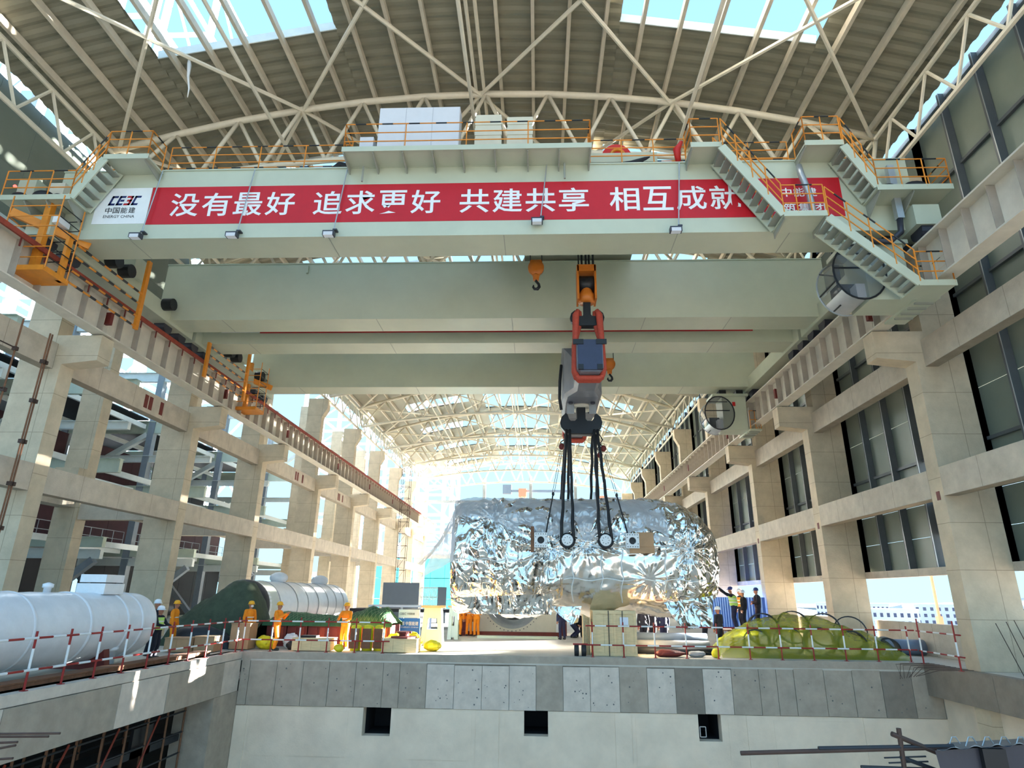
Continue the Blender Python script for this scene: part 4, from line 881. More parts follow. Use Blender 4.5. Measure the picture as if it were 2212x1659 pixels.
# ------------------------------------------------------------------ people
def capsule_mesh(bm, p0, p1, r0, r1, n=10):
    p0, p1 = V(p0), V(p1); d = p1 - p0; L_ = d.length
    if L_ < 1e-5: d = V(0,0,1); L_ = 1e-5
    q = d.to_track_quat('Z', 'Y').to_matrix().to_4x4()
    rings = []
    for k in range(-3, 1): a = k * PI / 6 if k > -3 else -PI/2; rings.append((r0*math.cos(a), r0*math.sin(a)))
    for k in range(0, 4): a = k * PI / 6 if k < 3 else PI/2; rings.append((r1*math.cos(a), L_ + r1*math.sin(a)))
    vr = []
    for r, h in rings:
        if r < 1e-6: vr.append([bm.verts.new(p0 + (q @ V(0,0,h)))])
        else: vr.append([bm.verts.new(p0 + (q @ V(r*math.cos(2*PI*i/n), r*math.sin(2*PI*i/n), h))) for i in range(n)])
    for a, b in zip(vr[:-1], vr[1:]):
        for i in range(n):
            if len(a) == 1: bm.faces.new((a[0], b[(i+1) % n], b[i]))
            elif len(b) == 1: bm.faces.new((a[i], a[(i+1) % n], b[0]))
            else: bm.faces.new((a[i], a[(i+1) % n], b[(i+1) % n], b[i]))
def worker(label, xy, face, pose='stand', cloth='coverall', lower=None, helmet='helmet_yellow', vest=None, z=0., H=1.74, mask=False, strips=True, step=.0, lean=0.):
    """face: heading angle, 0 looks along +Y (away), PI looks at the camera"""
    lower = lower or cloth; t = thing('person', label, 'person', (xy[0], xy[1], z), rz=face); ORG[t.name] = (Vector(), Matrix.Identity(3)); k = H / 1.75
    L = []  # local: x right, y forward, z up
    add = lambda p, q, r0, r1, m: L.append((V(p) * k, V(q) * k, r0 * k, r1 * k, m))
    lz = .28 if pose == 'crouch' else 0.
    def T(p): p = V(p); h = p.z - .95; return V(p.x, p.y + (lean * h if h > 0 else 0), p.z - lz)
    for s in (-1, 1):
        kn = T((s*.1, .06 + s*step*.6 + lz*.9, .5 + lz*.35)); an = V(s*.115, -.02 + s*step, .1); hip = T((s*.085, 0, .94))
        add(hip, kn, .105, .08, lower); add(kn, an, .08, .068, lower); add(an + V(0,-.03,-.045), an + V(0,.17,-.055), .055, .042, 'boot')
    add(T((-.07,0,.96)), T((.07,0,.96)), .13, .13, lower); add(T((0,0,1.0)), T((0,.0,1.32)), .148, .165, cloth); add(T((-.05,0,1.2)), T((.05,0,1.2)), .14, .14, cloth); add(T((-.16,0,1.4)), T((.16,0,1.4)), .075, .075, cloth)
    add(T((0,0,1.42)), T((0,.02,1.54)), .06, .055, 'skin'); add(T((0,.02,1.58)), T((0,.02,1.66)), .082, .092, 'skin'); add(T((0,.06,1.56)), T((0,.07,1.57)), .05, .045, 'skin'); add(T((0,.105,1.61)), T((0,.12,1.6)), .018, .02, 'skin')
    for s in (-1, 1): add(T((s*.088,.01,1.61)), T((s*.09,0,1.63)), .022, .022, 'skin')
    arms = {'stand': [((-.25,.02,1.13), (-.23,.1,.88)), ((.25,.02,1.13), (.23,.1,.88))], 'photo': [((-.27,.12,1.16), (-.09,.36,1.34)), ((.27,.12,1.16), (.09,.36,1.34))],
            'hips': [((-.34,-.06,1.14), (-.19,.05,.98)), ((.34,-.06,1.14), (.19,.05,.98))], 'raise': [((-.3,.2,1.5), (-.3,.42,1.72)), ((.26,.24,1.42), (.1,.48,1.62))],
            'fold': [((-.27,.06,1.14), (-.02,.2,1.1)), ((.27,.06,1.14), (.02,.22,1.16))], 'reach': [((-.26,.16,1.16), (-.16,.42,1.1)), ((.26,.16,1.16), (.16,.42,1.1))], 'crouch': [((-.26,.18,1.15), (-.12,.4,.95)), ((.26,.18,1.15), (.12,.4,.95))]}[pose]
    for s, (el, wr) in zip((-1, 1), arms):
        sh = T((s*.19,0,1.4)); el, wr = T(el), T(wr); add(sh, el, .068, .055, cloth); add(el, wr, .055, .043, cloth)
        d = (wr - el).normalized(); side = d.cross(V(0,0,1)); side = side.normalized() if side.length > .1 else V(1,0,0); upv = side.cross(d)
        add(wr, wr + d*.08, .036, .036, 'skin')
        for f_, ln in ((-.03,.065), (-.01,.08), (.011,.075), (.031,.055)):
            b = wr + d*.085 + side*f_; m1 = b + d*ln*.55 - upv*.008; add(b, m1, .0125, .012, 'skin'); add(m1, m1 + d*ln*.4 - upv*.022, .012, .011, 'skin')
        th = wr + d*.03 + side*(-s)*.032; add(th, th + d*.05 + side*(-s)*.03, .015, .012, 'skin')
    bm = bmesh.new()
    for p, q, r0, r1, m in L: capsule_mesh(bm, p, q, r0, r1)
    me = bpy.data.meshes.new('tmp'); bm.to_mesh(me); bm.free(); o = bpy.data.objects.new('tmp', me)
    md = o.modifiers.new('r', 'REMESH'); md.mode = 'VOXEL'; md.voxel_size = .0145 * k; md.use_smooth_shade = True
    me2 = evaluated_mesh(o); bpy.data.objects.remove(o); bpy.data.meshes.remove(me)
    me2.name = 'body'; names = []; me2.materials.clear()
    for c in L:
        if c[4] not in names: names.append(c[4])
    for m in names: me2.materials.append(MT[m])
    co = np.empty(len(me2.vertices)*3); me2.vertices.foreach_get('co', co); co = co.reshape(-1, 3); cen = np.array([co[list(p.vertices)].mean(0) for p in me2.polygons])
    best = np.full(len(cen), 1e9); idx = np.zeros(len(cen), int)
    for p, q, r0, r1, m in L:
        p, q = np.array(p), np.array(q); d = q - p; tt = np.clip(((cen - p) @ d) / max(d @ d, 1e-9), 0, 1); ds = np.linalg.norm(cen - p - tt[:,None]*d, axis=1) - (r0 + (r1-r0)*tt)
        w = ds < best; best[w] = ds[w]; idx[w] = names.index(m)
    me2.polygons.foreach_set('material_index', idx.astype(np.int32)); me2.polygons.foreach_set('use_smooth', [True]*len(me2.polygons))
    body = bpy.data.objects.new('body', me2); COL.objects.link(body); body.parent = t
    hc = T((0,.015,1.665)) * k
    def loc_part(mb, name, m, smooth=True): ob = mb.build(name, m, None, smooth); ob.parent = t; return ob
    hp = MB(); hp.lathe([(.118,.0),(.12,.03),(.112,.07),(.09,.105),(.05,.128),(.005,.134)], hc, n=18); hp.lathe([(.12,0),(.145,-.012),(.145,-.004),(.12,.012)], hc + V(0,.012,0), n=18, cap=False); hp.ball(hc + V(0,.13,-.002), .07, .05, .01, 8, 4); loc_part(hp, 'helmet', helmet)
    e = MB()
    for s in (-1, 1): e.ball(T((s*.032,.103,1.635))*k, .011, .006, .008, 8, 6)
    e.ball(T((0,.108,1.572))*k, .022, .006, .006, 8, 6); loc_part(e, 'face_marks', 'ink')
    if mask: mk = MB(); mk.ball(T((0,.095,1.585))*k, .06, .045, .05, 10, 8); loc_part(mk, 'face_mask', 'mask')
    if vest:
        v = MB(); v.grid(lambda u, w_: T((.19*math.cos(2*PI*u)*(1 - .12*max(0, w_-.7)), .178*math.sin(2*PI*u), .98 + .42*w_))*k, 20, 6, True); vo = loc_part(v, 'safety_vest', vest)
        for zz in (.3, .62): b = MB(); b.grid(lambda u, w_: T((.194*math.cos(2*PI*u), .182*math.sin(2*PI*u), .98 + .42*zz + .045*w_))*k, 20, 2, True); ob = b.build('reflective_strip', 'reflective', None, True); ob.parent = vo
    elif strips:
        b = MB(); b.grid(lambda u, w_: T((.172*math.cos(2*PI*u), .166*math.sin(2*PI*u), 1.14 + .035*w_))*k, 18, 2, True); loc_part(b, 'reflective_strip', 'reflective')
    return t
A = math.radians
gz = lambda px, py: onZ(px, py, 0)
p = gz(365, 1402); worker('worker in orange coveralls standing in profile beside the white tank end', p, A(-80), 'stand', H=1.74)
p = gz(530, 1399); worker('worker in orange coveralls with white face mask beside the dark tarpaulin', p, A(-125), 'stand', mask=True)
p = gz(592, 1405); worker('worker in orange coveralls holding up a phone behind the barrier', p, A(-95), 'photo', step=.06)
p = gz(742, 1402); worker('worker in orange coveralls facing the camera near the yellow drums', p, A(170), 'reach', H=1.72)
worker('worker with white helmet bending behind the near white tank', (onY(345, 1330, 21.8).x, 21.8), A(-95), 'reach', 'dark_cloth', helmet='helmet_white', vest='hivis', H=1.6)
worker('second worker with white helmet behind the near white tank, farther back', (onY(339, 1310, 22.8).x, 22.8), A(-100), 'stand', 'dark_cloth', helmet='helmet_white', strips=False, H=1.8)
for px, f, ps, lb2 in ((990, -20, 'stand', 'left'), (1011, 10, 'stand', 'middle'), (1029, 30, 'fold', 'right')): worker(f'orange-clad worker below the stator\'s left end, {lb2} of three', (onY(px, 1370, 36.3).x, 36.3 + .35*(px == 1011)), A(f), ps)
worker('worker in navy standing before the round casing bore', gz(1143, 1367), A(5), 'hips', 'navy', 'dark_cloth', 'helmet_white', strips=False)
worker('tall worker in navy walking under the stator', gz(1215, 1382), A(20), 'stand', 'navy', 'navy', 'helmet_white', strips=False, H=1.8)
worker('worker in dark clothes leaning over behind the walking worker', gz(1238, 1378), A(-60), 'crouch', 'dark_cloth', 'navy', 'helmet_blue', strips=False, lean=.5)
worker('worker in black standing left of the tall wooden crate', gz(1252, 1377), A(0), 'stand', 'dark_cloth', 'dark_cloth', 'helmet_white', strips=False)
for px, Yp, f, cl, vs_, hl_, ps, lb2 in ((1392, 30.5, 0, 'dark_cloth', None, 'helmet_white', 'stand', 'worker in black just right of the tall wooden crate under the stator'), (1412, 31.2, 15, 'dark_cloth', None, 'helmet_blue', 'fold', 'worker in dark jacket, second right of the wooden crate under the stator'), (1436, 30.6, 5, 'navy', None, 'helmet_white', 'stand', 'worker in bright navy jacket under the stator behind the grey pipes'),
        (1526, 29.6, 60, 'dark_cloth', 'hivis', 'helmet_white', 'fold', 'worker with white helmet and yellow vest under the stator\'s right end'), (1557, 29.2, 40, 'dark_cloth', None, 'helmet_white', 'stand', 'worker with white helmet in black beside the vest wearer')):
    worker(lb2, onY(px, 1390, Yp), A(f), ps, cl, cl, hl_, vs_, H=1.74 if Yp < 30 else 1.7, strips=False)
tw = thing('work_platform', 'low timber work platform behind the yellow pipe pile', 'platform', (10.3, 31.0, 0))
for k in range(5): MB().box(8.4, 12.0, 30.1 + k*.36, 30.43 + k*.36, .72, .78).build('plank', 'wood_dark', tw)
for x in (8.6, 10.2, 11.8):
    for y in (30.2, 31.8): MB().box(x - .06, x + .06, y - .06, y + .06, 0, .72).build('post', 'wood_dark', tw)
worker('worker in yellow vest reaching up to steady the stator', (onY(1585, 1300, 30.6).x, 30.6), A(62), 'raise', 'dark_cloth', 'navy', 'helmet_blue', 'hivis', z=.79, H=1.8, lean=.12)
worker('worker with white helmet and dark jacket right of the yellow-vested worker', (onY(1606, 1300, 30.7).x, 30.7), A(80), 'stand', 'dark_cloth', 'dark_cloth', 'helmet_white', None, z=.79, H=1.66, strips=False)
worker('worker in black with blue helmet, rightmost on the work platform', (onY(1636, 1300, 31.0).x, 31.0), A(85), 'fold', 'dark_cloth', 'dark_cloth', 'helmet_blue', None, z=.79, H=1.78, strips=False)
worker('worker in an orange vest half hidden on the work platform', (onY(1600, 1300, 31.4).x, 31.4), A(100), 'stand', 'dark_cloth', 'dark_cloth', 'helmet_white', 'orange', z=.79, H=1.72)
# ------------------------------------------------------------------ red and white barriers
def barrier(name, label, a, b, n, h=1.22, rails=(1.08, .42), lean=.0, ext=.25):
    a, b = V(a), V(b); t = thing(name, label, 'barrier', a); r = .026
    for k in range(n):
        p = a.lerp(b, k / (n - 1)); o = MB().tube(p, p + V(0,0,h), r, n=8).build('post', 'pole_red', t); MB().tube(p + V(0,0,.44), p + V(0,0,.86), r*1.06, n=8).build('white_band', 'white_paint', o); MB().box(p.x - .06, p.x + .06, p.y - .06, p.y + .06, 0, .015).build('foot_plate', 'pole_red', o)
    d = (b - a).normalized(); L_ = (b - a).length
    for j, z in enumerate(rails):
        o = MB().tube(a - d*ext + V(0,0,z) + d.cross(V(0,0,1))*.05, b + d*ext + V(0,0,z) + d.cross(V(0,0,1))*.05, r*.95, n=8).build('rail', 'pole_red', t); w = MB(); s = .1 + .2*j
        while s < L_: MB().tube(a + d*s + V(0,0,z) + d.cross(V(0,0,1))*.05, a + d*min(L_, s + .42) + V(0,0,z) + d.cross(V(0,0,1))*.05, r*1.02, n=8).build('white_band', 'white_paint', o); s += .86
    return t
barrier('safety_barrier', 'red and white pole barrier along the left pit edge before the white tank', (PIT_L - .15, 12.4, 0), (PIT_L - .15, 24.7, 0), 12)
barrier('safety_barrier', 'red and white pole barrier before the orange workers at the front edge', (PIT_L - .1, PIT_Y + .15, 0), (-5.85, PIT_Y + .2, 0), 6)
barrier('safety_barrier', 'red and white pole barrier before the crate and the yellow pile', (2.0, PIT_Y + .12, 0), (13.5, PIT_Y + .2, 0), 11)
barrier('safety_barrier', 'short leaning red and white barrier at the right column', (13.45, 22.3, 0), (13.6, 24.6, 0), 2, h=1.5)
# ------------------------------------------------------------------ tanks
def tank(label, x, y0, y1, r, zc_, m, dome, bands, wrap):
    t = thing('pressure_vessel', label, 'tank', (x, (y0+y1)/2, 0), 'white wrapped vessels')
    pr = [(.01, -dome)] + [(r*math.sin(a), -dome*math.cos(a)) for a in [PI/2*k/6 for k in range(1, 7)]] ; L_ = y1 - y0
    n = 26; prof = pr + [(r + (.012 if (k % 2) else 0) + .006*math.sin(k*2.1), L_*k/n) for k in range(1, n)] + [(rr, L_ - h) for rr, h in reversed(pr)]
    MB().lathe(prof, (x, y0, zc_), axis=(0,1,0), n=48).build('shell', m, t, True)
    for f in bands: MB().lathe([(r + .005, 0), (r + .03, .02), (r + .03, .1), (r + .005, .12)], (x, y0 + L_*f, zc_), axis=(0,1,0), n=40, cap=False).build('wrap_band', wrap, t, True)
    for f in (.18, .82): MB().prism([(x - r*.9, 0), (x + r*.9, 0), (x + r*.75, zc_ - r*.55), (x, zc_ - r - .0), (x - r*.75, zc_ - r*.55)], 1, y0 + L_*f - .12, y0 + L_*f + .12).build('saddle', 'primer', t)
    return t
t = tank('near white wrapped pressure vessel at the left edge', -13.0, 10.5, 20.6, .92, 1.12, 'tank_wrap', .5, (.25, .5, .7, .86, .93), 'tank_wrap')
w = MB(); w.box(-13.45, -12.6, 18.6, 19.5, 2.0, 2.3); w.box(-13.4, -12.62, 18.62, 19.45, 2.33, 2.55); w.build('wrapped_nozzle', 'tank_wrap', t); 
for y in (13.2, 16.9): MB().lathe([(.09, 0), (.09, .12), (.13, .13), (.13, .22), (.02, .26)], (-13.0, y, 2.03), n=12).build('nozzle_cap', 'tank_wrap', t, True)
MB().lathe([(.2, 0), (.2, .35), (.26, .36), (.26, .45)], (-12.5, 19.2, .1), n=14).build('bottom_nozzle', 'tank_wrap', t, True)
t = tank('far silver-white wrapped vessel behind the green netting', -13.7, 30.0, 43.0, 1.2, 1.45, 'tank_wrap', .6, (.12, .3, .42, .55, .68, .8, .92), 'galvanised')
MB().lathe([(1.215, .0), (1.215, 1.5)], (-13.7, 30.0, 1.45), axis=(0,1,0), n=40, cap=False).build('painted_end', 'tank_coat', t, True)
for y, s in ((34.0, 1.), (40.5, 1.1)):
    b = MB(); b.ball((-13.7, y, 2.85), .5*s, .4*s, .3*s, 10, 7); b.build('wrapped_nozzle', 'tank_wrap', t, True)
MB().box(-12.9, -12.4, 36, 37.4, .0, .5).build('support_box', 'primer', t)
MB().lathe([(.05, -.68), (.72, -.52), (1.15, -.2), (1.235, .02), (1.235, .3)], (-13.7, 30.0, 1.45), axis=(0,1,0), n=36, cap=False).build('black_end_cover', 'pipe_dark', t, True)
# ------------------------------------------------------------------ heaps under tarpaulin and netting
def heap(fn, nu, nv): g = MB(); g.grid(fn, nu, nv); return g
def heap1(u, v):
    x = -15.6 + 3.95*u; y = 26.95 + 2.35*v; q = math.sin(PI*min(1, max(0, v)))**.45
    prof = np.interp(u, [0, .08, .3, .5, .62, .8, .92, 1], [.1, 1.1, 1.75, 2.25, 2.6, 2.55, 1.9, .9]); z = prof*q + .12*mnoise.noise(V(x*1.3, y*1.3, 3)) + .1*abs(mnoise.noise(V(x*4, y*4, 0)))
    return (x, y - .5*(1-v)*0, max(.0, z) if 0 < v < 1 else 0.)
single(heap(heap1, 60, 34), 'tarpaulin_heap', 'tarp_green', 'tall heap under dark green tarpaulin behind the orange workers', 'covered heap', smooth=True)
def heap1b(u, v):
    x = -14.6 + 2.6*u; y = 25.75 + .8*v; z = (.95 - .25*u)*math.sin(PI*v)**.4*math.sin(PI*min(1,u*1.02))**.3 + .06*mnoise.noise(V(x*3, y*3, 1)); return (x, y, max(0, z) if 0 < v < 1 else 0)
single(heap(heap1b, 30, 14), 'tarpaulin_bundle', 'pipe_dark', 'low bundle under black sheet in front of the tall tarpaulin heap', 'covered heap', smooth=True)
def heap2(u, v):
    x = -11.6 + 5.5*u; y = 27.6 + 2.2*v; prof = np.interp(u, [0, .1, .35, .55, .72, .8, .86, .92, 1], [.95, 1.3, 1.2, 1.15, 1.35, 1.55, 1.42, 1.5, .95]); z = .92 + (prof - .92)*math.sin(PI*v)**.5*1.1 + .05*mnoise.noise(V(x*2.5, y*2.5, 5)); return (x, y, z if 0 < v < 1 else .8)
nh = thing('netted_pallet', 'long low load under green netting behind the barrier', 'covered load', (-8.5, 28.7, 0))
heap(heap2, 70, 24).build('green_net', 'net_green', nh, True)
cords = MB()
for s in range(34):
    for dr in (-1, 1):
        pts = []
        for k in range(12):
            v = k / 11 * .62 + .01; u = s/33 + dr*(v*.16); 
            if 0 <= u <= 1: q = heap2(u, v); pts.append((q[0], q[1] - .02, q[2] + .02))
        if len(pts) > 2: cords.path(pts, .006, 4)
cords.build('net_cords', 'net_cord', nh, kind='stuff')
for k in range(6):
    x0 = -11.4 + k*.88; o = MB().box(x0, x0 + .83, 27.7, 29.6, 0, .85).build('steel_box', 'primer', nh); MB().box(x0 + .15, x0 + .4, 27.66, 27.7, .15, .75).build('box_rib', 'primer', o); MB().box(x0 + .5, x0 + .72, 27.66, 27.7, .15, .75).build('box_rib', 'rust', o)
# ------------------------------------------------------------------ crates, boxes, bags
def crate(name, label, x0, x1, y0, y1, z0, z1, m='wood', battens=True, paper=None, group=None, straps=False):
    t = thing(name, label, 'crate', ((x0+x1)/2, (y0+y1)/2, z0), group); MB().box(x0 + .02, x1 - .02, y0 + .02, y1 - .02, z0 + .05, z1 - .02).build('crate_core', m, t)
    n = max(2, round((x1-x0)/.42))
    for k in range(n): MB().box(x0 + (x1-x0)*k/n + .004, x0 + (x1-x0)*(k+1)/n - .004, y0 + .002, y0 + .025, z0 + .03, z1 - .03).build('plank', m, t)
    n2 = max(2, round((y1-y0)/.42))
    for k in range(n2):
        for xa, xb_ in ((x0 + .002, x0 + .025), (x1 - .025, x1 - .002)): MB().box(xa, xb_, y0 + (y1-y0)*k/n2 + .004, y0 + (y1-y0)*(k+1)/n2 - .004, z0 + .03, z1 - .03).build('plank', m, t)
    if battens:
        bs = [x0 + .05, (x0+x1)/2, x1 - .05] if x1 - x0 > 1 else [x0 + .05, x1 - .05]
        for x in bs: MB().box(x - .05, x + .05, y0 - .022, y0 + .004, z0, z1).build('batten', 'wood_light', t)
        for z in (z0 + .06, z1 - .06): MB().box(x0, x1, y0 - .03, y0 - .018, z - .05, z + .05).build('batten', 'wood_light', t)
    MB().box(x0 - .01, x1 + .01, y0 - .02, y1 + .02, z1 - .025, z1 + .01).build('lid', m, t)
    if straps:
        for x in (x0 + (x1-x0)*.36, x0 + (x1-x0)*.68): MB().box(x - .015, x + .015, y0 - .045, y0 - .03, z0, z1 + .01).build('steel_strap', 'ink', t)
    if paper: MB().box(paper[0], paper[1], y0 - .036, y0 - .031, paper[2], paper[3]).build('paper_label', 'paper', t)
    return t
crate('wooden_crate', 'tall pale wooden crate under the stator with white paper label', 2.08, 3.72, 25.6, 27.0, .0, 1.6, 'wood_light', True, (3.1, 3.42, 1.1, 1.38), None, True)
for k in range(5): tag(MB().box(1.72 + .06*k, 1.76 + .06*k, 25.9 + .05*k, 26.5 + .05*k, 0, 1.45 - .03*k).build('leaning_timber', 'wood_light'), f'{ORD[k]} thin timber panel leaning by the tall wooden crate, from the left', 'timber', 'timber panels by the crate')
crate('wooden_crate', 'long low wooden crate with open top left of the drums', -9.45, -7.95, 25.5, 26.3, 0, .46, 'wood_light', False)
crate('wooden_crate', 'low wooden crate with dark fitting on top beside the yellow bags', -5.95, -4.6, 25.35, 26.2, 0, .5, 'wood_light', False)
f_ = thing('steel_fitting', 'dark steel flange fitting lying on the low wooden crate', 'fitting', (-5.2, 25.8, .51)); MB().lathe([(.5, 0), (.5, .06), (.2, .08), (.2, .16), (.3, .18), (.3, .24)], (-5.2, 25.8, .51), n=20).build('flange', 'primer', f_)
tag(MB().box(-9.2, -8.6, 25.7, 26.1, .47, .55).build('black_case', 'black'), 'flat black case on the long low wooden crate', 'case')
for k, (x0, x1, y, h, m) in enumerate(((-13.6, -12.7, 24.0, .5, 'cardboard'), (-12.65, -11.9, 24.3, .55, 'cardboard'), (-11.95, -11.2, 25.6, .95, 'cardboard'))): crate('carton_crate', f'{["brown carton farthest left before the dark bundle", "brown carton in the middle before the dark bundle", "tall brown carton nearest the masked worker"][k]}', x0, x1, y, y + .7, 0, h, m, False, group='brown cartons')
crate('timber_skid', 'long dark timber skid on the left deck edge under the tank', -11.95, -11.5, 14.0, 23.3, 0, .14, 'wood_dark', False)
def drum(label, x, y, m='yellow_film'):
    t = thing('wrapped_drum', label, 'drum', (x, y, 0), 'yellow wrapped drums'); MB().lathe([(.02, 0), (.2, .01), (.21, .4), (.2, .85), (.18, .92), (.05, .95)], (x, y, 0), n=20).build('film_wrap', 'yellow_bag', t, True); MB().box(x - .17, x + .17, y - .24, y - .17, .1, .82).build('wood_facing', 'wood_dark', t)
for k, x in enumerate((-7.15, -6.7, -6.25)): drum(f'yellow plastic wrapped drum, {ORD[k]} from the left beside the low crate', x, 26.1 + .06*k)
def bag(label, x, y, sx, sy, sz, seed, m='yellow_bag', z=0):
    g = MB(); g.ball((x, y, z + sz*.9), sx, sy, sz, 40, 26); g.v = [(a + .3*sx*abs(mnoise.noise(V(a*7, b*7, c*7 + seed)))*(1 if a > x else -1) + .16*sx*mnoise.noise(V(a*3, b*3, c*3 + seed)), b + .16*sy*mnoise.noise(V(a*3 + 9, b*3, c*3 + seed)), max(z + .0, c + .3*sz*abs(mnoise.noise(V(a*6 + seed, b*6, c*6))) + .25*sz*mnoise.noise(V(a*2.6, b*2.6 + seed, c*4)))) for a, b, c in g.v]
    return single(g, 'plastic_bag', m, label, 'bag', 'plastic bags on the deck', True)
bag('yellow plastic bag at the masked worker\'s feet', -10.72, 26.15, .36, .3, .25, 1); bag('yellow bag with white sheet right of the masked worker', -9.9, 26.6, .28, .28, .3, 2, 'tank_wrap'); bag('small yellow bag at the feet of the worker facing the camera', -7.62, 25.55, .17, .15, .14, 3)
bag('crumpled yellow bag behind the low crate, left one', -5.75, 26.75, .3, .28, .3, 4); bag('crumpled yellow bag behind the low crate, middle one', -5.0, 26.8, .32, .28, .32, 5); bag('crumpled yellow bag trailing off at the right of the low crate', -4.2, 26.5, .32, .3, .2, 6)
bag('black rubbish bag left of the long low crate', -9.68, 26.1, .18, .18, .16, 7, 'black_rubber')
# sign, stands, grey boards behind
sg = thing('site_sign', 'white and blue company sign board standing on the deck', 'sign', (-5.85, 30.0, 0)); MB().box(-6.35, -5.38, 30.0, 30.05, 1.1, 1.46).build('white_panel', 'white_paint', sg); MB().box(-6.4, -5.34, 29.98, 30.04, .0, 1.08).build('blue_panel', 'sign_blue', sg)
letters(sg, 'CEEC', -6.3, 29.985, 1.22, .1, 'logo_navy', .01, .3); letters(sg, '中国能建', -5.95, 29.985, 1.23, .09, 'ink', .01, .34); letters(sg, '中国能建', -6.0, 29.97, .78, .17, 'white_paint', .01, .58); letters(sg, '能源', -6.33, 29.97, .78, .17, 'white_paint', .01, .28); letters(sg, 'ENERGY CHINA', -6.2, 29.97, .68, .05, 'white_paint', 0, .8)
def pedestal(label, x, y, w, h):
    t = thing('steel_pedestal', label, 'pedestal', (x, y, 0), 'steel pedestals'); hw = w/2
    for s in (-1, 1): MB().prism([(x + s*hw, 0), (x + s*(hw - .2), 0), (x + s*(hw*.55 - .1), h), (x + s*hw*.75, h)], 1, y, y + .5).build('side_plate', 'steel_green', t)
    MB().box(x - hw*.7, x + hw*.7, y + .02, y + .48, h*.72, h).build('head_plate', 'steel_green', t); MB().box(x - hw*.8, x + hw*.8, y + .02, y + .48, .1, h*.42).build('foot_plate', 'steel_green', t); MB().box(x - hw, x + hw, y - .15, y + .65, h, h + .1).build('top_board', 'wood', t)
pedestal('pale green steel pedestal with a square opening right of the sign', -4.72, 29.5, 1.0, 1.55); pedestal('grey steel pedestal behind the pale green one', -4.3, 33.5, .55, 1.5)
tg = thing('deck_rack', 'white table-like rack covered with odds and ends behind the sign', 'rack', (-6.3, 36, 0)); MB().box(-9.2, -5.7, 35.5, 37, 1.45, 1.55).build('rack_top', 'panel_white', tg)
for x in (-9.1, -7.4, -5.8): MB().box(x - .05, x + .05, 35.6, 35.7, 0, 1.45).build('leg', 'galvanised', tg)
gb = thing('grey_hoarding', 'plain grey hoarding at the back left of the stator', 'board', (-10, 52, 0)); MB().box(-12.4, -9.5, 52, 52.1, 0, 3.0).build('grey_board', 'board_grey', gb); MB().box(-8.0, -7.3, 52, 52.1, 0, 2.7).build('grey_board', 'board_grey', gb)
fe = MB(); 
for k in range(12): fe.box(-9.4 + k*.12, -9.36 + k*.12, 52, 52.04, .3, 2.7)
for z in (.4, 1.2, 1.9, 2.6): fe.box(-9.45, -8.0, 52, 52.05, z, z + .06)
fe.build('bar_gate', 'white_paint', gb)
dk = thing('steel_platform', 'dark low steel platform with timber at the back of the deck', 'platform', (-9, 44, 0)); MB().box(-12.5, -5.2, 43.5, 46, 1.0, 1.2).build('platform_top', 'pipe_dark', dk)
for x in (-12.2, -9, -5.6): MB().box(x - .1, x + .1, 43.6, 43.8, 0, 1.0).build('leg', 'pipe_dark', dk)
# ladder tower against the left columns
lt = thing('scaffold_tower', 'narrow rusty scaffold stair tower by the far left columns', 'scaffold', (-16.6, 76, 0))
for x in (-16.7, -15.7):
    for y in (75.5, 76.5): MB().tube((x, y, 0), (x, y, 17), .03, n=5).build('upright', 'rusty_dark', lt)
for k in range(12): f = MB(); z = .6 + 1.4*k; f.path([(-16.7, 75.5, z), (-15.7, 75.5, z), (-15.7, 76.5, z), (-16.7, 76.5, z)], .025, 5, True); f.build('ledger', 'rusty_dark', lt); MB().bar((-16.7, 75.5, z), (-15.7, 75.5, z + 1.4), .03, .03).build('brace', 'rusty_dark', lt)
# round casing under the stator
rc = thing('turbine_casing', 'cream square casing end with large round bore under the stator', 'machine', (-1.2, 38, 0)); n = 48; cx, cz, r1 = -1.5, 1.95, 1.6
ring = [(cx + r1*math.cos(2*PI*k/n), cz + r1*math.sin(2*PI*k/n)) for k in range(n)]; sq = []
for k in range(n):
    a = 2*PI*k/n; m_ = 1 / max(abs(math.cos(a))/2.5, abs(math.sin(a))/1.93); sq.append((cx + m_*math.cos(a), cz + m_*math.sin(a)))
g = MB(); g.add([(p[0], 38, p[1]) for p in ring] + [(p[0], 38, p[1]) for p in sq] + [(p[0], 39.5, p[1]) for p in ring] + [(p[0], 39.5, p[1]) for p in sq], [(k, (k+1) % n, n + (k+1) % n, n + k) for k in range(n)] + [(n + k, n + (k+1) % n, 3*n + (k+1) % n, 3*n + k) for k in range(n)] + [(k, 2*n + k, 2*n + (k+1) % n, (k+1) % n) for k in range(n)])
g.build('casing_plate', 'casing', rc); MB().lathe([(1.62, 0), (1.42, .05), (1.42, 1.4), (1.2, 1.45)], (cx, 37.98, cz), axis=(0,1,0), n=48, cap=False).build('bore_liner', 'pipe_grey', rc, True)
b = MB()
for k in range(48): a = 2*PI*k/48; b.tube((cx + 1.74*math.cos(a), 37.97, cz + 1.74*math.sin(a)), (cx + 1.74*math.cos(a), 38.0, cz + 1.74*math.sin(a)), .03, n=6)
b.build('bolt_circle', 'dark_steel', rc); MB().box(-2.8, -.2, 39.9, 40.1, .3, 1.9).build('inner_shaft', 'pipe_dark', rc)
for x0, x1 in ((-4.55, -4.05), (1.15, 1.6)): MB().box(x0, x1, 37.9, 38.4, 0, 2.4).build('side_beam', 'primer', rc)
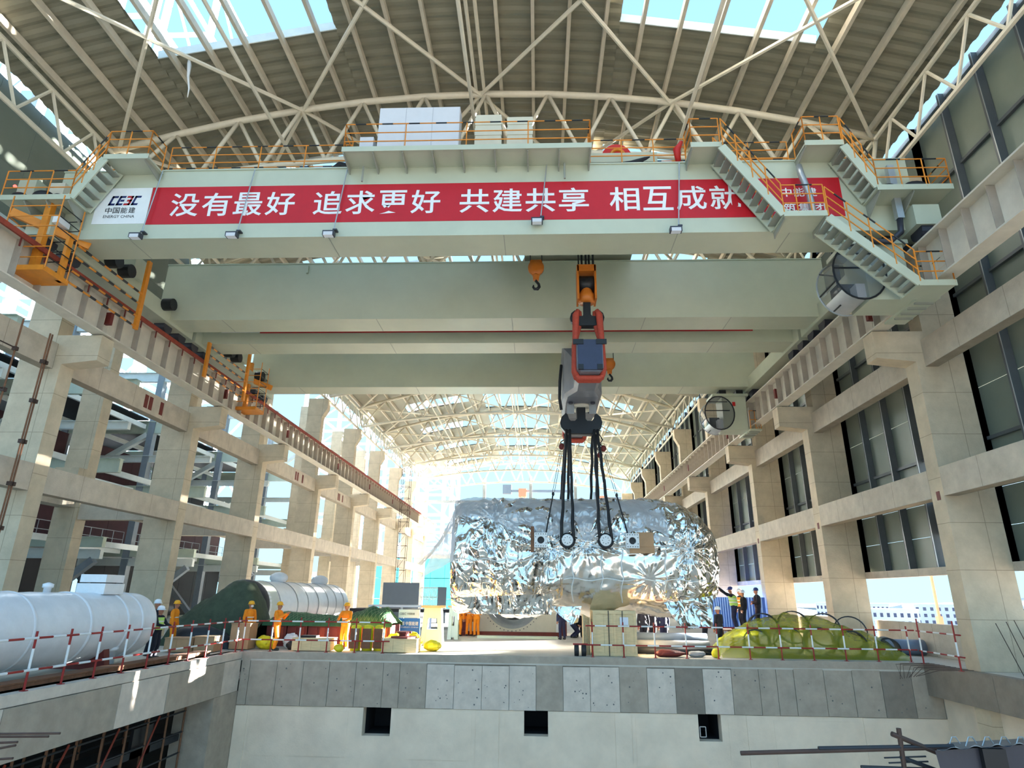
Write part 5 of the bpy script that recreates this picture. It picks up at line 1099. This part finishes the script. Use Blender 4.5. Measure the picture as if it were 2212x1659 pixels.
tag(MB().box(-3.2, 1.0, 34.9, 35.4, 0, .12).build('deck_plate', 'steel_green'), 'long flat pale green plate lying before the round casing', 'plate'); tag(MB().box(-4.4, 1.2, 36.9, 37.2, 0, .22).build('steel_rail', 'primer'), 'dark red steel beam lying before the round casing', 'beam')
# grey pipes, wheels, rags on the right
def pipe(label, a, b, r, m, wall=.03):
    t = thing('steel_pipe', label, 'pipe', a, 'steel pipes on the deck'); a, b = V(a), V(b); d = (b - a); L_ = d.length
    MB().lathe([(r - wall, 0), (r, 0), (r, L_), (r - wall, L_), (r - wall, 0)], a, axis=d, n=24, cap=False).build('pipe_wall', m, t, True); return t
pipe('blue grey pipe lying on top behind the barrier right of the crate', (3.95, 27.6, .6), (6.8, 27.5, .6), .16, 'pipe_blue'); pipe('light grey pipe below the blue grey one', (3.9, 27.25, .33), (6.8, 27.15, .33), .17, 'pipe_grey'); pipe('dark pipe nearest the deck below the light grey pipe', (3.9, 26.9, .13), (6.8, 26.8, .13), .13, 'pipe_dark')
pipe('blue grey pipe sticking out at the right of the yellow pile', (13.0, 24.9, .82), (14.8, 24.8, .82), .24, 'pipe_blue') if False else pipe('blue grey pipe sticking out at the right of the yellow pile', (14.1, 28.3, .31), (15.7, 28.2, .31), .3, 'pipe_blue')
wh = thing('cart_wheel', 'pair of black cart wheels at the foot of the tall crate', 'wheel', (1.5, 25.5, 0)); 
for x in (1.35, 1.62): MB().tube((x, 25.5, .2), (x + .16, 25.5, .2), .2, n=18).build('tyre', 'black_rubber', wh)
MB().box(1.3, 1.85, 25.45, 25.55, .38, .44).build('axle_frame', 'pole_red', wh)
bag('dark red rag heap with grey scraps right of the wooden crate', 4.9, 25.7, .5, .25, .13, 11, 'primer'); bag('grey scraps beside the dark red rags', 5.95, 25.75, .3, .2, .12, 12, 'pipe_grey'); bag('small bright yellow bag at the left end of the yellow pile', 6.62, 25.6, .15, .15, .16, 13)
fb = thing('blue_fence', 'blue corrugated site fence along the right columns behind the workers', 'fence', (13.6, 48, 0))
for k in range(26): y = 40.4 + k*.6; MB().prism([(13.6, y), (13.5, y + .12), (13.5, y + .42), (13.6, y + .6), (13.64, y + .6), (13.64, y)], 2, .05, 2.2).build('fence_sheet', 'fence_blue', fb)
# pile of big pipe rings under yellow film
yp = thing('pipe_pile', 'pile of large pipe sections covered with yellow plastic film at right', 'covered heap', (10.7, 26.8, 0))
def pile(u, v):
    x = 6.9 + 6.95*u; y = 25.75 + 2.3*v; prof = np.interp(u, [0, .06, .16, .28, .42, .6, .72, .8, .9, 1], [.05, .65, 1.05, 1.4, 1.52, 1.45, 1.15, .95, .8, .15]); z = prof*math.sin(PI*(.03 + .94*v))**.35 + .12*mnoise.noise(V(x*1.4, y*1.4, 2)) + .12*abs(mnoise.noise(V(x*2.6, y*2.6, 8))); return (x, y, max(0, z) if 0 < v < 1 else 0)
g = MB(); g.grid(pile, 90, 40); g.build('yellow_film_cover', 'yellow_film', yp, True)
for x, y, r, ln in ((8.3, 26.3, .5, 1.5), (9.5, 26.25, .55, 1.5), (10.7, 26.3, .55, 1.5), (11.9, 26.25, .5, 1.4), (13.2, 26.2, .38, 1.3)): MB().lathe([(r - .04, 0), (r, 0), (r, ln), (r - .04, ln), (r - .04, 0)], (x, y - .25, r), axis=(.35,1,0), n=28, cap=False).build('pipe_section', 'pipe_dark', yp, True)
for x, z in ((8.9, .95), (10.1, 1.05), (11.3, .98), (12.3, .88)): MB().lathe([(.58, 0), (.62, 0), (.62, .5), (.58, .5), (.58, 0)], (x, 27.0, z), axis=(.5,1,0), n=30, cap=False).build('pipe_ring', 'pipe_dark', yp, True)
# rebar and ledge by the right column, bottom corners
rb = thing('starter_bars', 'thin rusty starter bars rising by the nearest right column', 'rebar', (14.5, 20.5, 0))
for x, y, dx, h in ((14.2, 20.6, -.5, 1.5), (14.4, 20.5, -.45, 1.55), (14.55, 20.3, -.5, 1.6), (14.8, 20.1, -.25, 1.5), (15.0, 20.0, -.2, 1.3)): MB().tube((x, y, 0), (x + dx, y, h), .012, n=5).build('rebar', 'rusty_dark', rb)
rh = thing('bent_rebar', 'rusty bars sticking out over the pit edge at right', 'rebar', (13.3, 23.3, 0))
for k in range(9): MB().path([(13.9, 22.4 + .3*k, .02), (12.9 - .1*k % .4, 22.6 + .28*k, -.02), (12.3 + .06*k, 22.7 + .26*k, -.2 - .04*k)], .009, 5).build('rebar', 'rusty_dark', rh)
# scaffold under the left slab
sc2 = thing('shoring_scaffold', 'dark shoring scaffold of crossed tubes in the opening under the left slab', 'scaffold', (-12.2, 17, -7.3))
for j, x in enumerate((-11.9, -13.2)):
    for k in range(11): MB().tube((x, 12.5 + 1.05*k, -7.3), (x, 12.5 + 1.05*k, -1.35), .035, n=5).build('upright', 'wood_dark', sc2)
    for k in range(9): MB().tube((x, 12.2, -1.7 - .62*k), (x, 23.05, -1.7 - .62*k), .03, n=5).build('ledger', 'pipe_dark', sc2)
for k in range(4): MB().tube((-11.85, 13 + 2*k, -5.6), (-11.85, 15.4 + 2*k, -1.6), .03, n=5).build('brace', 'rust', sc2)
for z in (-2.6, -4.1): MB().box(-12.9, -12.0, 12.3, 23.05, z, z + .2).build('formwork_beam', 'pipe_dark', sc2)
MB().box(-12.1, -12.0, 20.4, 21.4, -2.6, -1.8).build('formwork_board', 'black', sc2)
def nearP(px, py, Y): return onY(px, py, Y)
lb_ = thing('loose_bars', 'loose rusty bars poking in at the bottom left corner', 'rebar', nearP(0, 1590, 8))
for a, b in (((-60, 1586), (130, 1584)), ((-60, 1592), (105, 1591)), ((-30, 1606), (38, 1603)), ((-30, 1622), (34, 1610)), ((-30, 1642), (28, 1638))): MB().tube(nearP(*a, 8.0), nearP(*b, 8.0), .014, n=6).build('rebar', 'rusty_dark', lb_)
fg = thing('formwork_block', 'concrete formwork block with steel loops at the bottom right corner', 'formwork', nearP(2100, 1640, 7.2)); Q = lambda px, py, Y=7.2: nearP(px, py, Y)
q = MB(); a, b, c, d = Q(2020, 1622), Q(2330, 1600), Q(2330, 1760), Q(2060, 1760); a2, b2, c2, d2 = Q(2050, 1604, 8.6), Q(2300, 1590, 8.6), Q(2330, 1760, 8.6), Q(2050, 1760, 8.6)
q.add([a, b, c, d, a2, b2, c2, d2], [(0,1,2,3), (7,6,5,4), (0,4,5,1), (1,5,6,2), (2,6,7,3), (3,7,4,0)]); q.build('formwork_box', 'dark_steel', fg); MB().box(Q(2118, 1640).x, Q(2168, 1640).x, 7.14, 7.2, Q(2118, 1659).z - .1, Q(2118, 1615).z).build('dark_panel', 'black', fg)
for k in range(7): x = 2050 + 36*k; MB().path([Q(x, 1612, 7.6), Q(x + 6, 1592, 7.6), Q(x + 14, 1592, 7.6), Q(x + 24, 1606, 7.6)], .006, 5).build('steel_loop', 'galvanised', fg)
g = MB(); g.grid(lambda u, v: Q(2024 + 300*u, 1620 - 18*u - 6*v + 3*math.sin(u*40), 7.15 + 1.4*v), 60, 3); g.build('ribbed_sheet', 'galvanised', fg)
sp_ = thing('scaffold_poles', 'crossed dark scaffold poles at the bottom right corner', 'scaffold', Q(1800, 1620, 7.6))
for a, b, r, m in (((1600, 1627), (2060, 1614), .022, 'rusty_dark'), ((1768, 1617), (2060, 1612), .022, 'pipe_dark'), ((1941, 1573), (1962, 1720), .025, 'rusty_dark'), ((1926, 1585), (2030, 1628), .025, 'rusty_dark'), ((1945, 1635), (2040, 1670), .02, 'pipe_dark'), ((1860, 1657), (2000, 1662), .018, 'pipe_dark'), ((1910, 1637), (2000, 1634), .008, 'pipe_dark'), ((1920, 1648), (2005, 1645), .008, 'pipe_dark')): MB().tube(Q(*a, 7.5), Q(*b, 7.5), r, n=8).build('scaffold_pole', m, sp_)
# unseen building added on the right to keep sun off the nearest bay
st2 = house('unseen plain building added right of the hall to shade the nearest bay', 31, 29.6, 7, 6, 3, 2.9, 3.3, math.radians(-90), dep=8)
st2['kind'] = 'structure'

es = thing('edge_scaffold', 'rusty scaffold poles with clamps before the nearest left column', 'scaffold', (-18.2, 18.5, 0))
for (px, py) in ((78, 835), (25, 780), (120, 700)):
    p_ = onX(px, py, -18.25); MB().tube((p_.x, p_.y, 0.02), (p_.x, p_.y, 11.2), .03, n=6).build('scaffold_pole', 'wood_dark', es)
    for k in range(7): MB().box(p_.x - .07, p_.x + .07, p_.y - .07, p_.y + .07, 1.0 + 1.5*k, 1.14 + 1.5*k).build('clamp', 'rusty_dark', es)
for k in range(7): MB().tube((-18.25, 16.2, 1.1 + 1.5*k), (-18.25, 19.6, 1.1 + 1.5*k), .025, n=6).build('ledger', 'rusty_dark', es)

hs_ = MB(); a_, b_2 = onY(408, 122, 19.4), onY(405, 210, 19.4); hs_.path([a_, a_.lerp(b_2, .2) + V(.04, 0, 0), a_.lerp(b_2, .5), a_.lerp(b_2, .8) + V(.05, 0, 0), b_2], [.02, .09, .05, .035, .015], 6); single(hs_, 'plastic_strip', 'white_paint', 'torn white plastic strip dangling below the left roof opening', 'plastic strip', smooth=True)
